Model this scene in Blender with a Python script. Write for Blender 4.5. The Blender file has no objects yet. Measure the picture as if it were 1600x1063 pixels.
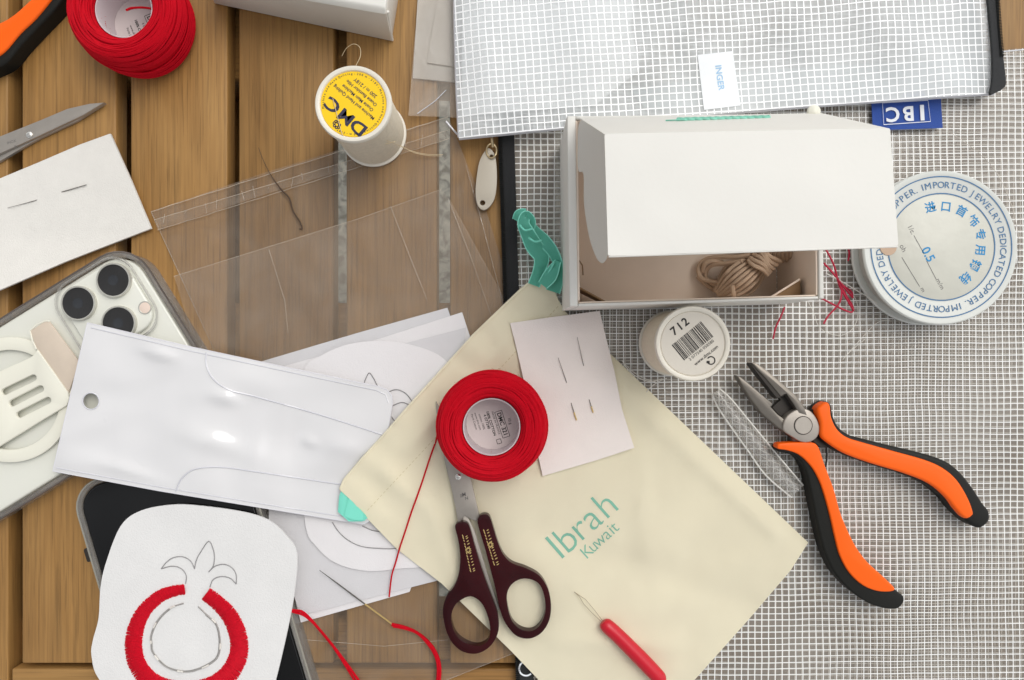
import bpy, bmesh, math, random
from mathutils import Vector, Matrix, noise
random.seed(7)
S = bpy.context.scene
COL = S.collection
MM = 0.001
H = 355.0                      # camera height above the table top, millimetres
def P(u, v, z=0.0):
    """a place on the photo and its height in mm -> a point in metres"""
    k = (H - z) / H / 3.0
    return Vector(((u - 800) * k * MM, (531.5 - v) * k * MM, z * MM))
# ------------------------------------------------------------ camera, sky, sun
cd = bpy.data.cameras.new('camera'); cam = bpy.data.objects.new('camera', cd); COL.objects.link(cam)
cam.location = (0, 0, H * MM); cd.sensor_width = 36; cd.lens = 36 * H / (1600 / 3.0)
cd.clip_start = 0.01; cd.clip_end = 50
S.camera = cam
W = bpy.data.worlds.new('World'); S.world = W; W.use_nodes = True
nt = W.node_tree; nt.nodes.clear()
SUN_EL, SUN_AZ = 56, 44       # degrees; azimuth measured from +x towards +y
sky = nt.nodes.new('ShaderNodeTexSky'); sky.sky_type = 'NISHITA'; sky.sun_disc = False
sky.sun_elevation = math.radians(SUN_EL); sky.sun_rotation = math.radians(90 - SUN_AZ)
sky.dust_density = 3.0
hs = nt.nodes.new('ShaderNodeHueSaturation'); hs.inputs['Saturation'].default_value = 0.12
bg = nt.nodes.new('ShaderNodeBackground'); bg.inputs['Strength'].default_value = 0.15
wo = nt.nodes.new('ShaderNodeOutputWorld')
tc = nt.nodes.new('ShaderNodeTexCoord'); cn = nt.nodes.new('ShaderNodeTexNoise')
cn.inputs['Scale'].default_value = 1.6; cn.inputs['Detail'].default_value = 4
cr = nt.nodes.new('ShaderNodeMapRange'); cr.inputs['From Min'].default_value = .35; cr.inputs['From Max'].default_value = .65
cr.inputs['To Min'].default_value = .55; cr.inputs['To Max'].default_value = 1.5
mul = nt.nodes.new('ShaderNodeMix'); mul.data_type = 'RGBA'; mul.blend_type = 'MULTIPLY'; mul.inputs['Factor'].default_value = 1
nt.links.new(tc.outputs['Generated'], cn.inputs['Vector']); nt.links.new(cn.outputs['Fac'], cr.inputs['Value'])
nt.links.new(sky.outputs[0], hs.inputs['Color']); nt.links.new(hs.outputs[0], mul.inputs[6]); nt.links.new(cr.outputs[0], mul.inputs[7])
nt.links.new(mul.outputs[2], bg.inputs['Color']); nt.links.new(bg.outputs[0], wo.inputs[0])
sl = bpy.data.lights.new('sun', 'SUN'); sl.energy = 0.7; sl.angle = math.radians(38); sl.color = (1.0, .955, .88)
so = bpy.data.objects.new('sun', sl); COL.objects.link(so)
e, a = math.radians(SUN_EL), math.radians(SUN_AZ)
so.rotation_euler = Vector((math.cos(e) * math.cos(a), math.cos(e) * math.sin(a), math.sin(e))).to_track_quat('Z', 'Y').to_euler()
S.view_settings.view_transform = 'Standard'; S.view_settings.look = 'None'
S.view_settings.exposure = 0.27; S.view_settings.gamma = 1.0
try: S.cycles.transparent_max_bounces = 24
except Exception: pass

# ------------------------------------------------------------ materials
def lin(h):
    h = h.lstrip('#'); c = [int(h[i:i + 2], 16) / 255 for i in (0, 2, 4)]
    return tuple(x / 12.92 if x <= .04045 else ((x + .055) / 1.055) ** 2.4 for x in c) + (1,)
MATS = {}
def new_mat(name):
    m = bpy.data.materials.new(name); m.use_nodes = True; MATS[name] = m
    t = m.node_tree; b = t.nodes['Principled BSDF']
    return m, t, b
def N(t, kind, **kw):
    n = t.nodes.new(kind)
    for k, v in kw.items():
        if hasattr(n, k): setattr(n, k, v)
        else: n.inputs[k].default_value = v
    return n
def mat(name, col, rough=.6, metal=0., var=.08, vscale=60, bump=.0, bscale=900, coat=0., sheen=0., alpha=1., spec=.5, bdist=.0003, vscale2=None, sub=0, trans=0):
    m, t, b = new_mat(name); L = t.links
    c = lin(col) if isinstance(col, str) else tuple(col) + (1,)
    b.inputs['Roughness'].default_value = rough; b.inputs['Metallic'].default_value = metal
    b.inputs['Coat Weight'].default_value = coat; b.inputs['Sheen Weight'].default_value = sheen
    b.inputs['Alpha'].default_value = alpha; b.inputs['Specular IOR Level'].default_value = spec
    b.inputs['Transmission Weight'].default_value = trans
    b.inputs['Subsurface Weight'].default_value = sub
    if sub: b.inputs['Subsurface Radius'].default_value = (.002, .0015, .001); b.inputs['Subsurface Scale'].default_value = 1
    co = N(t, 'ShaderNodeTexCoord')
    n = N(t, 'ShaderNodeTexNoise'); n.inputs['Scale'].default_value = vscale; n.inputs['Detail'].default_value = 5
    L.new(co.outputs['Object'], n.inputs['Vector'])
    mx = N(t, 'ShaderNodeMix'); mx.data_type = 'RGBA'
    mx.inputs[6].default_value = tuple(min(1, x * (1 - var)) for x in c[:3]) + (1,)
    mx.inputs[7].default_value = tuple(min(1, x * (1 + var)) for x in c[:3]) + (1,)
    L.new(n.outputs['Fac'], mx.inputs[0]); L.new(mx.outputs[2], b.inputs['Base Color'])
    if bump:
        n2 = N(t, 'ShaderNodeTexNoise'); n2.inputs['Scale'].default_value = bscale; n2.inputs['Detail'].default_value = 3
        L.new(co.outputs['Object'], n2.inputs['Vector'])
        bp = N(t, 'ShaderNodeBump'); bp.inputs['Strength'].default_value = bump; bp.inputs['Distance'].default_value = bdist
        L.new(n2.outputs['Fac'], bp.inputs['Height']); L.new(bp.outputs[0], b.inputs['Normal'])
    return m

def wood_mat(name, horizontal=False):
    m, t, b = new_mat(name); L = t.links
    co = N(t, 'ShaderNodeTexCoord'); oi = N(t, 'ShaderNodeObjectInfo')
    ad = N(t, 'ShaderNodeVectorMath', operation='ADD')
    sc = N(t, 'ShaderNodeVectorMath', operation='SCALE'); sc.inputs[3].default_value = 3.7
    cb = N(t, 'ShaderNodeCombineXYZ')
    L.new(oi.outputs['Random'], cb.inputs[0]); L.new(oi.outputs['Random'], cb.inputs[1]); L.new(oi.outputs['Random'], cb.inputs[2])
    L.new(cb.outputs[0], sc.inputs[0]); L.new(co.outputs['Object'], ad.inputs[0]); L.new(sc.outputs[0], ad.inputs[1])
    def noise_at(sx, sy, scale, detail=6, dist=0.):
        mp = N(t, 'ShaderNodeMapping'); mp.inputs['Scale'].default_value = (sy, sx, 1) if horizontal else (sx, sy, 1)
        L.new(ad.outputs[0], mp.inputs['Vector'])
        n = N(t, 'ShaderNodeTexNoise'); n.inputs['Scale'].default_value = scale; n.inputs['Detail'].default_value = detail
        n.inputs['Distortion'].default_value = dist
        L.new(mp.outputs[0], n.inputs['Vector']); return n
    big = noise_at(1, .22, 38, 4, .6)          # cathedral-like broad bands
    fine = noise_at(1, .022, 640, 8)           # fibres
    pore = noise_at(1, .028, 1150, 3)           # short dark pores
    r1 = N(t, 'ShaderNodeValToRGB'); L.new(big.outputs['Fac'], r1.inputs[0])
    r1.color_ramp.elements[0].position = .3; r1.color_ramp.elements[0].color = lin('#926b3a')
    r1.color_ramp.elements[1].position = .72; r1.color_ramp.elements[1].color = lin('#a9824d')
    r2 = N(t, 'ShaderNodeMapRange'); L.new(fine.outputs['Fac'], r2.inputs['Value'])
    r2.inputs['From Min'].default_value = .3; r2.inputs['From Max'].default_value = .7; r2.inputs['To Min'].default_value = .80; r2.inputs['To Max'].default_value = 1.13
    r3 = N(t, 'ShaderNodeMapRange'); L.new(pore.outputs['Fac'], r3.inputs['Value'])
    r3.inputs['From Min'].default_value = .34; r3.inputs['From Max'].default_value = .46; r3.inputs['To Min'].default_value = .76; r3.inputs['To Max'].default_value = 1.
    mu = N(t, 'ShaderNodeMath', operation='MULTIPLY'); L.new(r2.outputs[0], mu.inputs[0]); L.new(r3.outputs[0], mu.inputs[1])
    rv = N(t, 'ShaderNodeMapRange'); L.new(oi.outputs['Random'], rv.inputs['Value']); rv.inputs['To Min'].default_value = .86; rv.inputs['To Max'].default_value = 1.1
    mu2 = N(t, 'ShaderNodeMath', operation='MULTIPLY'); L.new(mu.outputs[0], mu2.inputs[0]); L.new(rv.outputs[0], mu2.inputs[1])
    mx = N(t, 'ShaderNodeVectorMath', operation='SCALE'); L.new(r1.outputs[0], mx.inputs[0]); L.new(mu2.outputs[0], mx.inputs[3])
    L.new(mx.outputs[0], b.inputs['Base Color']); b.inputs['Roughness'].default_value = .5; b.inputs['Specular IOR Level'].default_value = .35
    bp = N(t, 'ShaderNodeBump'); bp.inputs['Strength'].default_value = .25; bp.inputs['Distance'].default_value = .0002
    L.new(mu.outputs[0], bp.inputs['Height']); L.new(bp.outputs[0], b.inputs['Normal'])
    return m

def film_mat(name, col, milky, rough=.12, wr=30, wstr=.5, gloss=1.0):
    """clear plastic film: mostly see-through, a little milky, with a sheen"""
    m, t, b = new_mat(name); L = t.links; out = t.nodes['Material Output']
    b.inputs['Base Color'].default_value = lin(col); b.inputs['Roughness'].default_value = rough
    co = N(t, 'ShaderNodeTexCoord'); n = N(t, 'ShaderNodeTexNoise'); n.inputs['Scale'].default_value = wr; n.inputs['Detail'].default_value = 3
    n.inputs['Distortion'].default_value = 1.2
    L.new(co.outputs['Object'], n.inputs['Vector'])
    bp = N(t, 'ShaderNodeBump'); bp.inputs['Strength'].default_value = wstr; bp.inputs['Distance'].default_value = .004
    L.new(n.outputs['Fac'], bp.inputs['Height'])
    gl = N(t, 'ShaderNodeBsdfGlossy'); gl.inputs['Roughness'].default_value = rough; L.new(bp.outputs[0], gl.inputs['Normal'])
    tr = N(t, 'ShaderNodeBsdfTransparent')
    m1 = N(t, 'ShaderNodeMixShader'); L.new(tr.outputs[0], m1.inputs[1]); 
    df = N(t, 'ShaderNodeBsdfDiffuse'); df.inputs['Color'].default_value = lin(col); L.new(df.outputs[0], m1.inputs[2])
    mr = N(t, 'ShaderNodeMapRange'); L.new(n.outputs['Fac'], mr.inputs['Value'])
    mr.inputs['From Min'].default_value = .3; mr.inputs['From Max'].default_value = .7
    mr.inputs['To Min'].default_value = milky * .6; mr.inputs['To Max'].default_value = milky * 1.4
    L.new(mr.outputs[0], m1.inputs[0])
    fr = N(t, 'ShaderNodeFresnel'); fr.inputs['IOR'].default_value = 1.4; L.new(bp.outputs[0], fr.inputs['Normal'])
    fm = N(t, 'ShaderNodeMath', operation='MULTIPLY'); fm.inputs[1].default_value = gloss; L.new(fr.outputs[0], fm.inputs[0])
    m2 = N(t, 'ShaderNodeMixShader'); L.new(fm.outputs[0], m2.inputs[0]); L.new(m1.outputs[0], m2.inputs[1]); L.new(gl.outputs[0], m2.inputs[2])
    L.new(m2.outputs[0], out.inputs['Surface'])
    return m

def grid_mat(name, pitch_u, pitch_v, th, ang, milky, thread='#f2f2ef', film='#c9c9c6', warp=.0009, gloss=1.):
    """clear vinyl with a woven grid of white threads cast into it"""
    m, t, b = new_mat(name); L = t.links; out = t.nodes['Material Output']
    co = N(t, 'ShaderNodeTexCoord')
    n = N(t, 'ShaderNodeTexNoise'); n.inputs['Scale'].default_value = 22; n.inputs['Detail'].default_value = 2
    L.new(co.outputs['Object'], n.inputs['Vector'])
    sb = N(t, 'ShaderNodeVectorMath', operation='SUBTRACT'); sb.inputs[1].default_value = (.5, .5, .5); L.new(n.outputs['Color'], sb.inputs[0])
    sc = N(t, 'ShaderNodeVectorMath', operation='SCALE'); sc.inputs[3].default_value = warp * 6; L.new(sb.outputs[0], sc.inputs[0])
    ad = N(t, 'ShaderNodeVectorMath', operation='ADD'); L.new(co.outputs['Object'], ad.inputs[0]); L.new(sc.outputs[0], ad.inputs[1])
    mp = N(t, 'ShaderNodeMapping'); mp.inputs['Rotation'].default_value = (0, 0, math.radians(ang)); L.new(ad.outputs[0], mp.inputs['Vector'])
    sp = N(t, 'ShaderNodeSeparateXYZ'); L.new(mp.outputs[0], sp.inputs[0])
    def lines(o, pitch, off):
        d = N(t, 'ShaderNodeMath', operation='DIVIDE'); d.inputs[1].default_value = pitch; L.new(o, d.inputs[0])
        f = N(t, 'ShaderNodeMath', operation='FRACT'); L.new(d.outputs[0], f.inputs[0])
        s = N(t, 'ShaderNodeMath', operation='SUBTRACT'); s.inputs[1].default_value = .5; L.new(f.outputs[0], s.inputs[0])
        ab = N(t, 'ShaderNodeMath', operation='ABSOLUTE'); L.new(s.outputs[0], ab.inputs[0])
        r = N(t, 'ShaderNodeMapRange'); L.new(ab.outputs[0], r.inputs['Value'])
        h = th / pitch / 2
        r.inputs['From Min'].default_value = h * 1.25; r.inputs['From Max'].default_value = h * .75; r.inputs['To Min'].default_value = 0; r.inputs['To Max'].default_value = 1
        return r.outputs[0]
    a, c = lines(sp.outputs[0], pitch_u, 0), lines(sp.outputs[1], pitch_v, 0)
    mxn = N(t, 'ShaderNodeMath', operation='MAXIMUM'); L.new(a, mxn.inputs[0]); L.new(c, mxn.inputs[1])
    bp = N(t, 'ShaderNodeBump'); bp.inputs['Strength'].default_value = .6; bp.inputs['Distance'].default_value = .0003; L.new(mxn.outputs[0], bp.inputs['Height'])
    n3 = N(t, 'ShaderNodeTexNoise'); n3.inputs['Scale'].default_value = 14; n3.inputs['Detail'].default_value = 3; L.new(co.outputs['Object'], n3.inputs['Vector'])
    mk = N(t, 'ShaderNodeMapRange'); L.new(n3.outputs['Fac'], mk.inputs['Value']); mk.inputs['From Min'].default_value = .3; mk.inputs['From Max'].default_value = .7
    mk.inputs['To Min'].default_value = milky * .7; mk.inputs['To Max'].default_value = milky * 1.3
    tr = N(t, 'ShaderNodeBsdfTransparent'); df = N(t, 'ShaderNodeBsdfDiffuse'); df.inputs['Color'].default_value = lin(film)
    m1 = N(t, 'ShaderNodeMixShader'); L.new(mk.outputs[0], m1.inputs[0]); L.new(tr.outputs[0], m1.inputs[1]); L.new(df.outputs[0], m1.inputs[2])
    b.inputs['Base Color'].default_value = lin(thread); b.inputs['Roughness'].default_value = .45; L.new(bp.outputs[0], b.inputs['Normal'])
    m2 = N(t, 'ShaderNodeMixShader'); L.new(mxn.outputs[0], m2.inputs[0]); L.new(m1.outputs[0], m2.inputs[1]); L.new(b.outputs[0], m2.inputs[2])
    gl = N(t, 'ShaderNodeBsdfGlossy'); gl.inputs['Roughness'].default_value = .18; L.new(bp.outputs[0], gl.inputs['Normal'])
    fr = N(t, 'ShaderNodeFresnel'); fr.inputs['IOR'].default_value = 1.45
    fm = N(t, 'ShaderNodeMath', operation='MULTIPLY'); fm.inputs[1].default_value = gloss; L.new(fr.outputs[0], fm.inputs[0])
    m3 = N(t, 'ShaderNodeMixShader'); L.new(fm.outputs[0], m3.inputs[0]); L.new(m2.outputs[0], m3.inputs[1]); L.new(gl.outputs[0], m3.inputs[2])
    L.new(m3.outputs[0], out.inputs['Surface'])
    return m

def weave(name, col, scale=1500, bump=.5, rough=.85, var=.08, sheen=.2):
    """plain woven cloth: two crossed wave bumps"""
    m = mat(name, col, rough, var=var, vscale=25, sheen=sheen); t = m.node_tree; L = t.links; b = t.nodes['Principled BSDF']
    co = N(t, 'ShaderNodeTexCoord'); mp = N(t, 'ShaderNodeMapping'); mp.inputs['Rotation'].default_value = (0, 0, math.radians(42)); L.new(co.outputs['Object'], mp.inputs['Vector'])
    w1 = N(t, 'ShaderNodeTexWave', bands_direction='X'); w2 = N(t, 'ShaderNodeTexWave', bands_direction='Y')
    for w in (w1, w2):
        w.inputs['Scale'].default_value = scale; w.inputs['Distortion'].default_value = 2.; L.new(mp.outputs[0], w.inputs['Vector'])
    ad = N(t, 'ShaderNodeMath', operation='ADD'); L.new(w1.outputs['Fac'], ad.inputs[0]); L.new(w2.outputs['Fac'], ad.inputs[1])
    n = N(t, 'ShaderNodeTexNoise'); n.inputs['Scale'].default_value = 350; n.inputs['Detail'].default_value = 6; L.new(co.outputs['Object'], n.inputs['Vector'])
    a2 = N(t, 'ShaderNodeMath', operation='ADD'); L.new(ad.outputs[0], a2.inputs[0]); L.new(n.outputs['Fac'], a2.inputs[1])
    bp = N(t, 'ShaderNodeBump'); bp.inputs['Strength'].default_value = bump; bp.inputs['Distance'].default_value = .00012
    L.new(a2.outputs[0], bp.inputs['Height']); L.new(bp.outputs[0], b.inputs['Normal'])
    return m

WOOD = wood_mat('oiled_wood'); WOODH = wood_mat('oiled_wood_crosswise', True)
STONE, _t, _b = new_mat('stone_floor')
_c = N(_t, 'ShaderNodeTexCoord'); _n = N(_t, 'ShaderNodeTexNoise'); _n.inputs['Scale'].default_value = 70; _n.inputs['Detail'].default_value = 6; _n.inputs['Distortion'].default_value = .8
_r = N(_t, 'ShaderNodeValToRGB'); _r.color_ramp.elements[0].position = .38; _r.color_ramp.elements[0].color = lin('#45473f'); _r.color_ramp.elements[1].position = .62; _r.color_ramp.elements[1].color = lin('#86867b')
_e = _r.color_ramp.elements.new(.5); _e.color = lin('#6d6f68')
_t.links.new(_c.outputs['Object'], _n.inputs['Vector']); _t.links.new(_n.outputs['Fac'], _r.inputs[0]); _t.links.new(_r.outputs[0], _b.inputs['Base Color']); _b.inputs['Roughness'].default_value = .6
FELT = mat('white_felt', '#dedbd4', .95, var=.05, vscale=160, bump=.8, bscale=1600, sheen=.15, bdist=.0002)
PATCH = mat('embroidery_cloth', '#dcdbd9', .92, var=.04, vscale=90, bump=.8, bscale=1300, sheen=.15, bdist=.0002)
LINER = mat('interfacing', '#dad8d9', .8, var=.03, vscale=120, bump=.4, bscale=2200, alpha=.86)
LINER2 = mat('interfacing_dense', '#dfdcdc', .8, var=.03, vscale=120, bump=.4, bscale=2200)
BAGPAP = mat('grey_white_paper', '#cfccc6', .7, var=.04)
CARD = mat('white_cardboard', '#dfddd6', .55, var=.035, vscale=28, bump=.15, bscale=420)
CARDG = mat('white_cardboard_aged', '#cfc9bf', .6, var=.04, vscale=60)
KRAFT = mat('beige_cardboard', '#efdecd', .8, var=.06, vscale=80, bump=.2, bscale=900)
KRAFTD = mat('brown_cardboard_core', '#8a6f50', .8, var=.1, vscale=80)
PLW = mat('white_plastic', '#e3ddcf', .35, var=.02, coat=.1)
THREADW = mat('cream_thread', '#dfd3bd', .6, var=.12, vscale=500, bump=.6, bscale=1500)
YEL = mat('yellow_label', '#f7cb02', .45, var=.02)
INK = mat('black_ink', '#26221f', .6, var=.1)
INKG = mat('grey_ink', '#6a6866', .6, var=.1)
INKB = mat('blue_ink', '#3f6f9a', .6, var=.1)
INKC = mat('bright_blue_ink', '#1a86bd', .6, var=.15)
INKN = mat('navy_ink', '#2c2a44', .6, var=.1)
INKT = mat('green_ink', '#79b29b', .7, var=.15)
PENC = mat('pencil_line', '#8d8b8b', .6, var=.3, vscale=900)
LABP = mat('pinkish_label_paper', '#c9bdbb', .6, var=.03)
RED = mat('red_cotton_thread', '#bd0019', .75, var=.12, vscale=500, bump=.6, bscale=2500, spec=.15)
REDS = mat('red_satin_stitch', '#c4001e', .65, var=.15, vscale=600, bump=.6, bscale=2500, spec=.2)
REDP = mat('red_plastic', '#c20a24', .35, var=.04, bump=.1, bscale=900)
ORA = mat('orange_rubber', '#fb6406', .45, spec=.28, var=.04, vscale=40, bump=.15, bscale=1500)
BLK = mat('black_rubber', '#161612', .55, spec=.25, var=.1, bump=.2, bscale=1500)
STEEL = mat('brushed_steel', '#aaa39a', .42, metal=.6, var=.1, vscale=200, bump=.15, bscale=1400)
STEELD = mat('dark_steel', '#3a3632', .5, metal=.6, var=.2)
NEEDLE = mat('needle_steel', '#8b8781', .25, metal=.9)
GOLD = mat('gilt', '#d9bd7c', .35, metal=.6, var=.15)
BURG = mat('burgundy_plastic', '#2e0307', .1, var=.9, vscale=30, spec=.3, coat=.12)
COTTON = weave('cream_cotton', '#eee5c8', 1500, .6, var=.04)
TEAL = weave('teal_ribbon', '#7adcc5', 2200, .3, .6, var=.06)
VINYL = mat('white_vinyl', '#dedddd', .12, var=.02, vscale=40, coat=.7, spec=.7)
VINYLE = mat('clear_vinyl_edge', '#cfcfd4', .12, var=.02, coat=.5)
FILM = film_mat('cellophane', '#ecdac4', .11)
FILM2 = film_mat('cellophane_fold', '#e8dccd', .24)
CLEAR = film_mat('clear_case_plastic', '#cbc7bf', .22, rough=.1, wstr=.2, gloss=1.6)
TUBEC = film_mat('clear_tube_plastic', '#d5d2cc', .16, rough=.08, wstr=.2, gloss=2.2)
GRID1 = grid_mat('grid_vinyl_back', .00346, .00318, .00050, .7, .62, film='#978c7e', thread='#cfc8bd', warp=.00022, gloss=.3)
GRID2 = grid_mat('grid_vinyl_front', .00350, .00316, .00048, -.5, .22, film='#d9d3c9', warp=.00034, gloss=.6)
GRID3 = grid_mat('grid_vinyl_upper_back', .00345, .0033, .00052, 3., .50, film='#c3c6c6', thread='#e6e9e9', warp=.0003, gloss=.3)
GRID4 = grid_mat('grid_vinyl_upper_front', .00372, .00352, .0006, -4., .46, film='#e9edee', thread='#fafbfb', warp=.0003, gloss=.45)
BLKFAB = weave('black_zip_tape', '#17181a', 2500, .6, .8)
BLUE = weave('blue_woven_label', '#1748a0', 2600, .4, .6, var=.08)
WHT = mat('white_print', '#e8ebf0', .6, var=.02)
PHW = mat('pearl_glass', '#dfdfd4', .22, var=.015, coat=.3)
PHS = mat('polished_bezel', '#c9c7bd', .25, metal=.5, var=.02)
LENS = mat('lens_glass', '#1c1a18', .12, var=.05, coat=.5)
SCR = mat('black_glass', '#0b0b0b', .18, var=.02, spec=.35)
CREAM = mat('ivory_plastic', '#e4e2d3', .4, var=.015)
BEIGE = mat('beige_leather', '#cfc0ae', .6, var=.06, vscale=200, bump=.3, bscale=1600)
YARN = mat('beige_wool', '#cbb096', .9, var=.12, vscale=400, bump=.5, bscale=1500)
TAGM = mat('pale_grey_enamel', '#b9b0a0', .4, var=.03)
COILP = mat('silvery_label_paper', '#d3d5cf', .5, var=.04, vscale=90)
COILI = mat('crumpled_paper', '#c9c8bc', .35, var=.07, vscale=110, bump=.45, bscale=70, bdist=.0012)
BROWNT = mat('brown_thread', '#4d3a2a', .7, var=.1)
WHITET = mat('white_sewing_thread', '#d9d5cc', .6, var=.1)
TANT = mat('tan_sewing_thread', '#b59b78', .6, var=.1)

# ------------------------------------------------------------ mesh helpers
def link(name, me, m, parent=None, smooth=True, label=None, angle=35):
    o = bpy.data.objects.new(name, me); COL.objects.link(o)
    if m: me.materials.clear(); me.materials.append(m)
    if smooth:
        me.shade_smooth()
        try: me.set_sharp_from_angle(angle=math.radians(angle))
        except Exception: pass
    if parent is not None:
        o.parent = parent
        w = Matrix.Identity(4); q = parent
        while q is not None:
            w = Matrix.Translation(q.location) @ w; q = q.parent
        # children carry coordinates relative to their parent's origin
        me.transform(w.inverted()) 
    else:
        if len(me.vertices):
            xs = [v.co.x for v in me.vertices]; ys = [v.co.y for v in me.vertices]; z = min(v.co.z for v in me.vertices)
            c = Vector(((min(xs) + max(xs)) / 2, (min(ys) + max(ys)) / 2, z))
            me.transform(Matrix.Translation(-c)); o.location = c
    if label: o['label'] = label
    return o
def fin(bm, name, m, parent=None, **kw):
    me = bpy.data.meshes.new(name); bmesh.ops.recalc_face_normals(bm, faces=bm.faces) if kw.pop('recalc', True) else None
    bm.to_mesh(me); bm.free(); return link(name, me, m, parent, **kw)
def thing(name, label, cat, loc, group=None):
    o = bpy.data.objects.new(name, None); COL.objects.link(o); o.location = loc
    o.empty_display_size = .01
    return tag(o, label, cat, group)
def tag(o, label, cat, group=None):
    o['label'] = label; o['category'] = cat
    if group: o['group'] = group
    return o
def structure(o, kind='structure'): o['kind'] = kind; return o
def cm(pts, n=6, closed=False):
    """Catmull-Rom smoothing of a list of tuples"""
    out = []; m = len(pts); rng = range(m if closed else m - 1)
    for i in rng:
        p = [Vector(pts[(i + k) % m] if closed else pts[min(max(i + k, 0), m - 1)]) for k in (-1, 0, 1, 2)]
        for j in range(n):
            t = j / n
            out.append(.5 * ((2 * p[1]) + (-p[0] + p[2]) * t + (2 * p[0] - 5 * p[1] + 4 * p[2] - p[3]) * t * t + (-p[0] + 3 * p[1] - 3 * p[2] + p[3]) * t ** 3))
    if not closed: out.append(Vector(pts[-1]))
    return [tuple(q) for q in out]
def rrect(cx, cy, w, h, r, d=(1, 0), n=7):
    """rounded rectangle in photo pixels; d is the direction of its width"""
    dx, dy = d; l = math.hypot(dx, dy); dx /= l; dy /= l; nx, ny = -dy, dx; out = []
    for k, (sx, sy) in enumerate(((1, 1), (-1, 1), (-1, -1), (1, -1))):
        for j in range(n + 1):
            a = math.pi / 2 * (k + j / n)
            x = sx * (w / 2 - r) + r * math.cos(a); y = sy * (h / 2 - r) + r * math.sin(a)
            out.append((cx + x * dx + y * nx, cy + x * dy + y * ny))
    return out
def ell(cx, cy, rx, ry=None, n=48, rot=0):
    ry = ry or rx; c, s = math.cos(rot), math.sin(rot)
    return [(cx + rx * math.cos(t) * c - ry * math.sin(t) * s, cy + rx * math.cos(t) * s + ry * math.sin(t) * c) for t in (2 * math.pi * k / n for k in range(n))]
def prism(bm, outline, z0, z1, bevel=0., seg=2, holes=(), zref=None):
    """solid with vertical walls whose top outline is given in photo pixels at height z1 (mm)"""
    zr = z1 if zref is None else zref
    loops = [outline] + list(holes)
    top = []; tedges = []
    for lp in loops:
        vs = []
        for (u, v) in lp:
            p = P(u, v, zr); p.z = z1 * MM; vs.append(bm.verts.new(p))
        top.append(vs)
        for i in range(len(vs)): tedges.append(bm.edges.new((vs[i], vs[(i + 1) % len(vs)])))
    bot = []; bedges = []
    for vs in top:
        b = [bm.verts.new((v.co.x, v.co.y, z0 * MM)) for v in vs]; bot.append(b)
        for i in range(len(b)): bedges.append(bm.edges.new((b[i], b[(i + 1) % len(b)])))
    for vs, b in zip(top, bot):
        k = len(vs)
        for i in range(k): bm.faces.new((vs[i], vs[(i + 1) % k], b[(i + 1) % k], b[i]))
    if holes:
        bmesh.ops.triangle_fill(bm, use_beauty=True, edges=tedges); bmesh.ops.triangle_fill(bm, use_beauty=True, edges=bedges)
    else:
        bm.faces.new(top[0]); bm.faces.new(list(reversed(bot[0])))
    if bevel:
        bmesh.ops.recalc_face_normals(bm, faces=bm.faces)
        bmesh.ops.bevel(bm, geom=tedges, offset=bevel * MM, segments=seg, profile=.5, affect='EDGES', clamp_overlap=True)
    return bm
def solid(name, outline, z0, z1, m, parent=None, bevel=0., seg=2, holes=(), **kw):
    return fin(prism(bmesh.new(), outline, z0, z1, bevel, seg, holes), name, m, parent, **kw)
def sheet(name, outline, hf, m, parent=None, cell=12, thick=0., holes=(), **kw):
    """a thin sheet: outline in photo pixels, hf(u, v) its height in mm, cut into cells so it can undulate"""
    bm = bmesh.new()
    loops = [outline] + list(holes); edges = []
    for lp in loops:
        vs = [bm.verts.new((u, v, 0)) for u, v in lp]
        edges += [bm.edges.new((vs[i], vs[(i + 1) % len(vs)])) for i in range(len(vs))]
    if holes: bmesh.ops.triangle_fill(bm, use_beauty=True, edges=edges)
    else: bm.faces.new(vs)
    us = [p[0] for p in outline]; vv = [p[1] for p in outline]
    x = min(us) + cell * .5
    while x < max(us):
        bmesh.ops.bisect_plane(bm, geom=bm.verts[:] + bm.edges[:] + bm.faces[:], plane_co=(x, 0, 0), plane_no=(1, 0, 0), dist=1e-4); x += cell
    y = min(vv) + cell * .5
    while y < max(vv):
        bmesh.ops.bisect_plane(bm, geom=bm.verts[:] + bm.edges[:] + bm.faces[:], plane_co=(0, y, 0), plane_no=(0, 1, 0), dist=1e-4); y += cell
    for v in bm.verts: v.co = P(v.co.x, v.co.y, hf(v.co.x, v.co.y))
    for f in bm.faces:
        f.normal_update()
        if f.normal.z < 0: f.normal_flip()
    if thick:
        be = [e for e in bm.edges if len(e.link_faces) == 1]; tf = list(bm.faces); mp = {}
        for v in list(bm.verts): mp[v] = bm.verts.new((v.co.x, v.co.y, v.co.z - thick * MM))
        for f in tf: bm.faces.new([mp[v] for v in reversed(f.verts)])
        for e in be:
            l = e.link_loops[0]; a, b = l.vert, l.link_loop_next.vert
            bm.faces.new((b, a, mp[a], mp[b]))
    return fin(bm, name, m, parent, recalc=False, angle=50, **kw)
def dens(pts, step=9, closed=True):
    out = []
    for i in range(len(pts) if closed else len(pts) - 1):
        a, b = pts[i], pts[(i + 1) % len(pts)]; k = max(1, int(math.hypot(b[0] - a[0], b[1] - a[1]) / step))
        out += [(a[0] + (b[0] - a[0]) * j / k, a[1] + (b[1] - a[1]) * j / k) for j in range(k)]
    return out if closed else out + [pts[-1]]
def nz(u, v, s, amp, seed=0.): return amp * noise.noise(Vector((u / s + seed, v / s - seed, seed * 1.7)))
def flat(z): return lambda u, v: z
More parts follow.
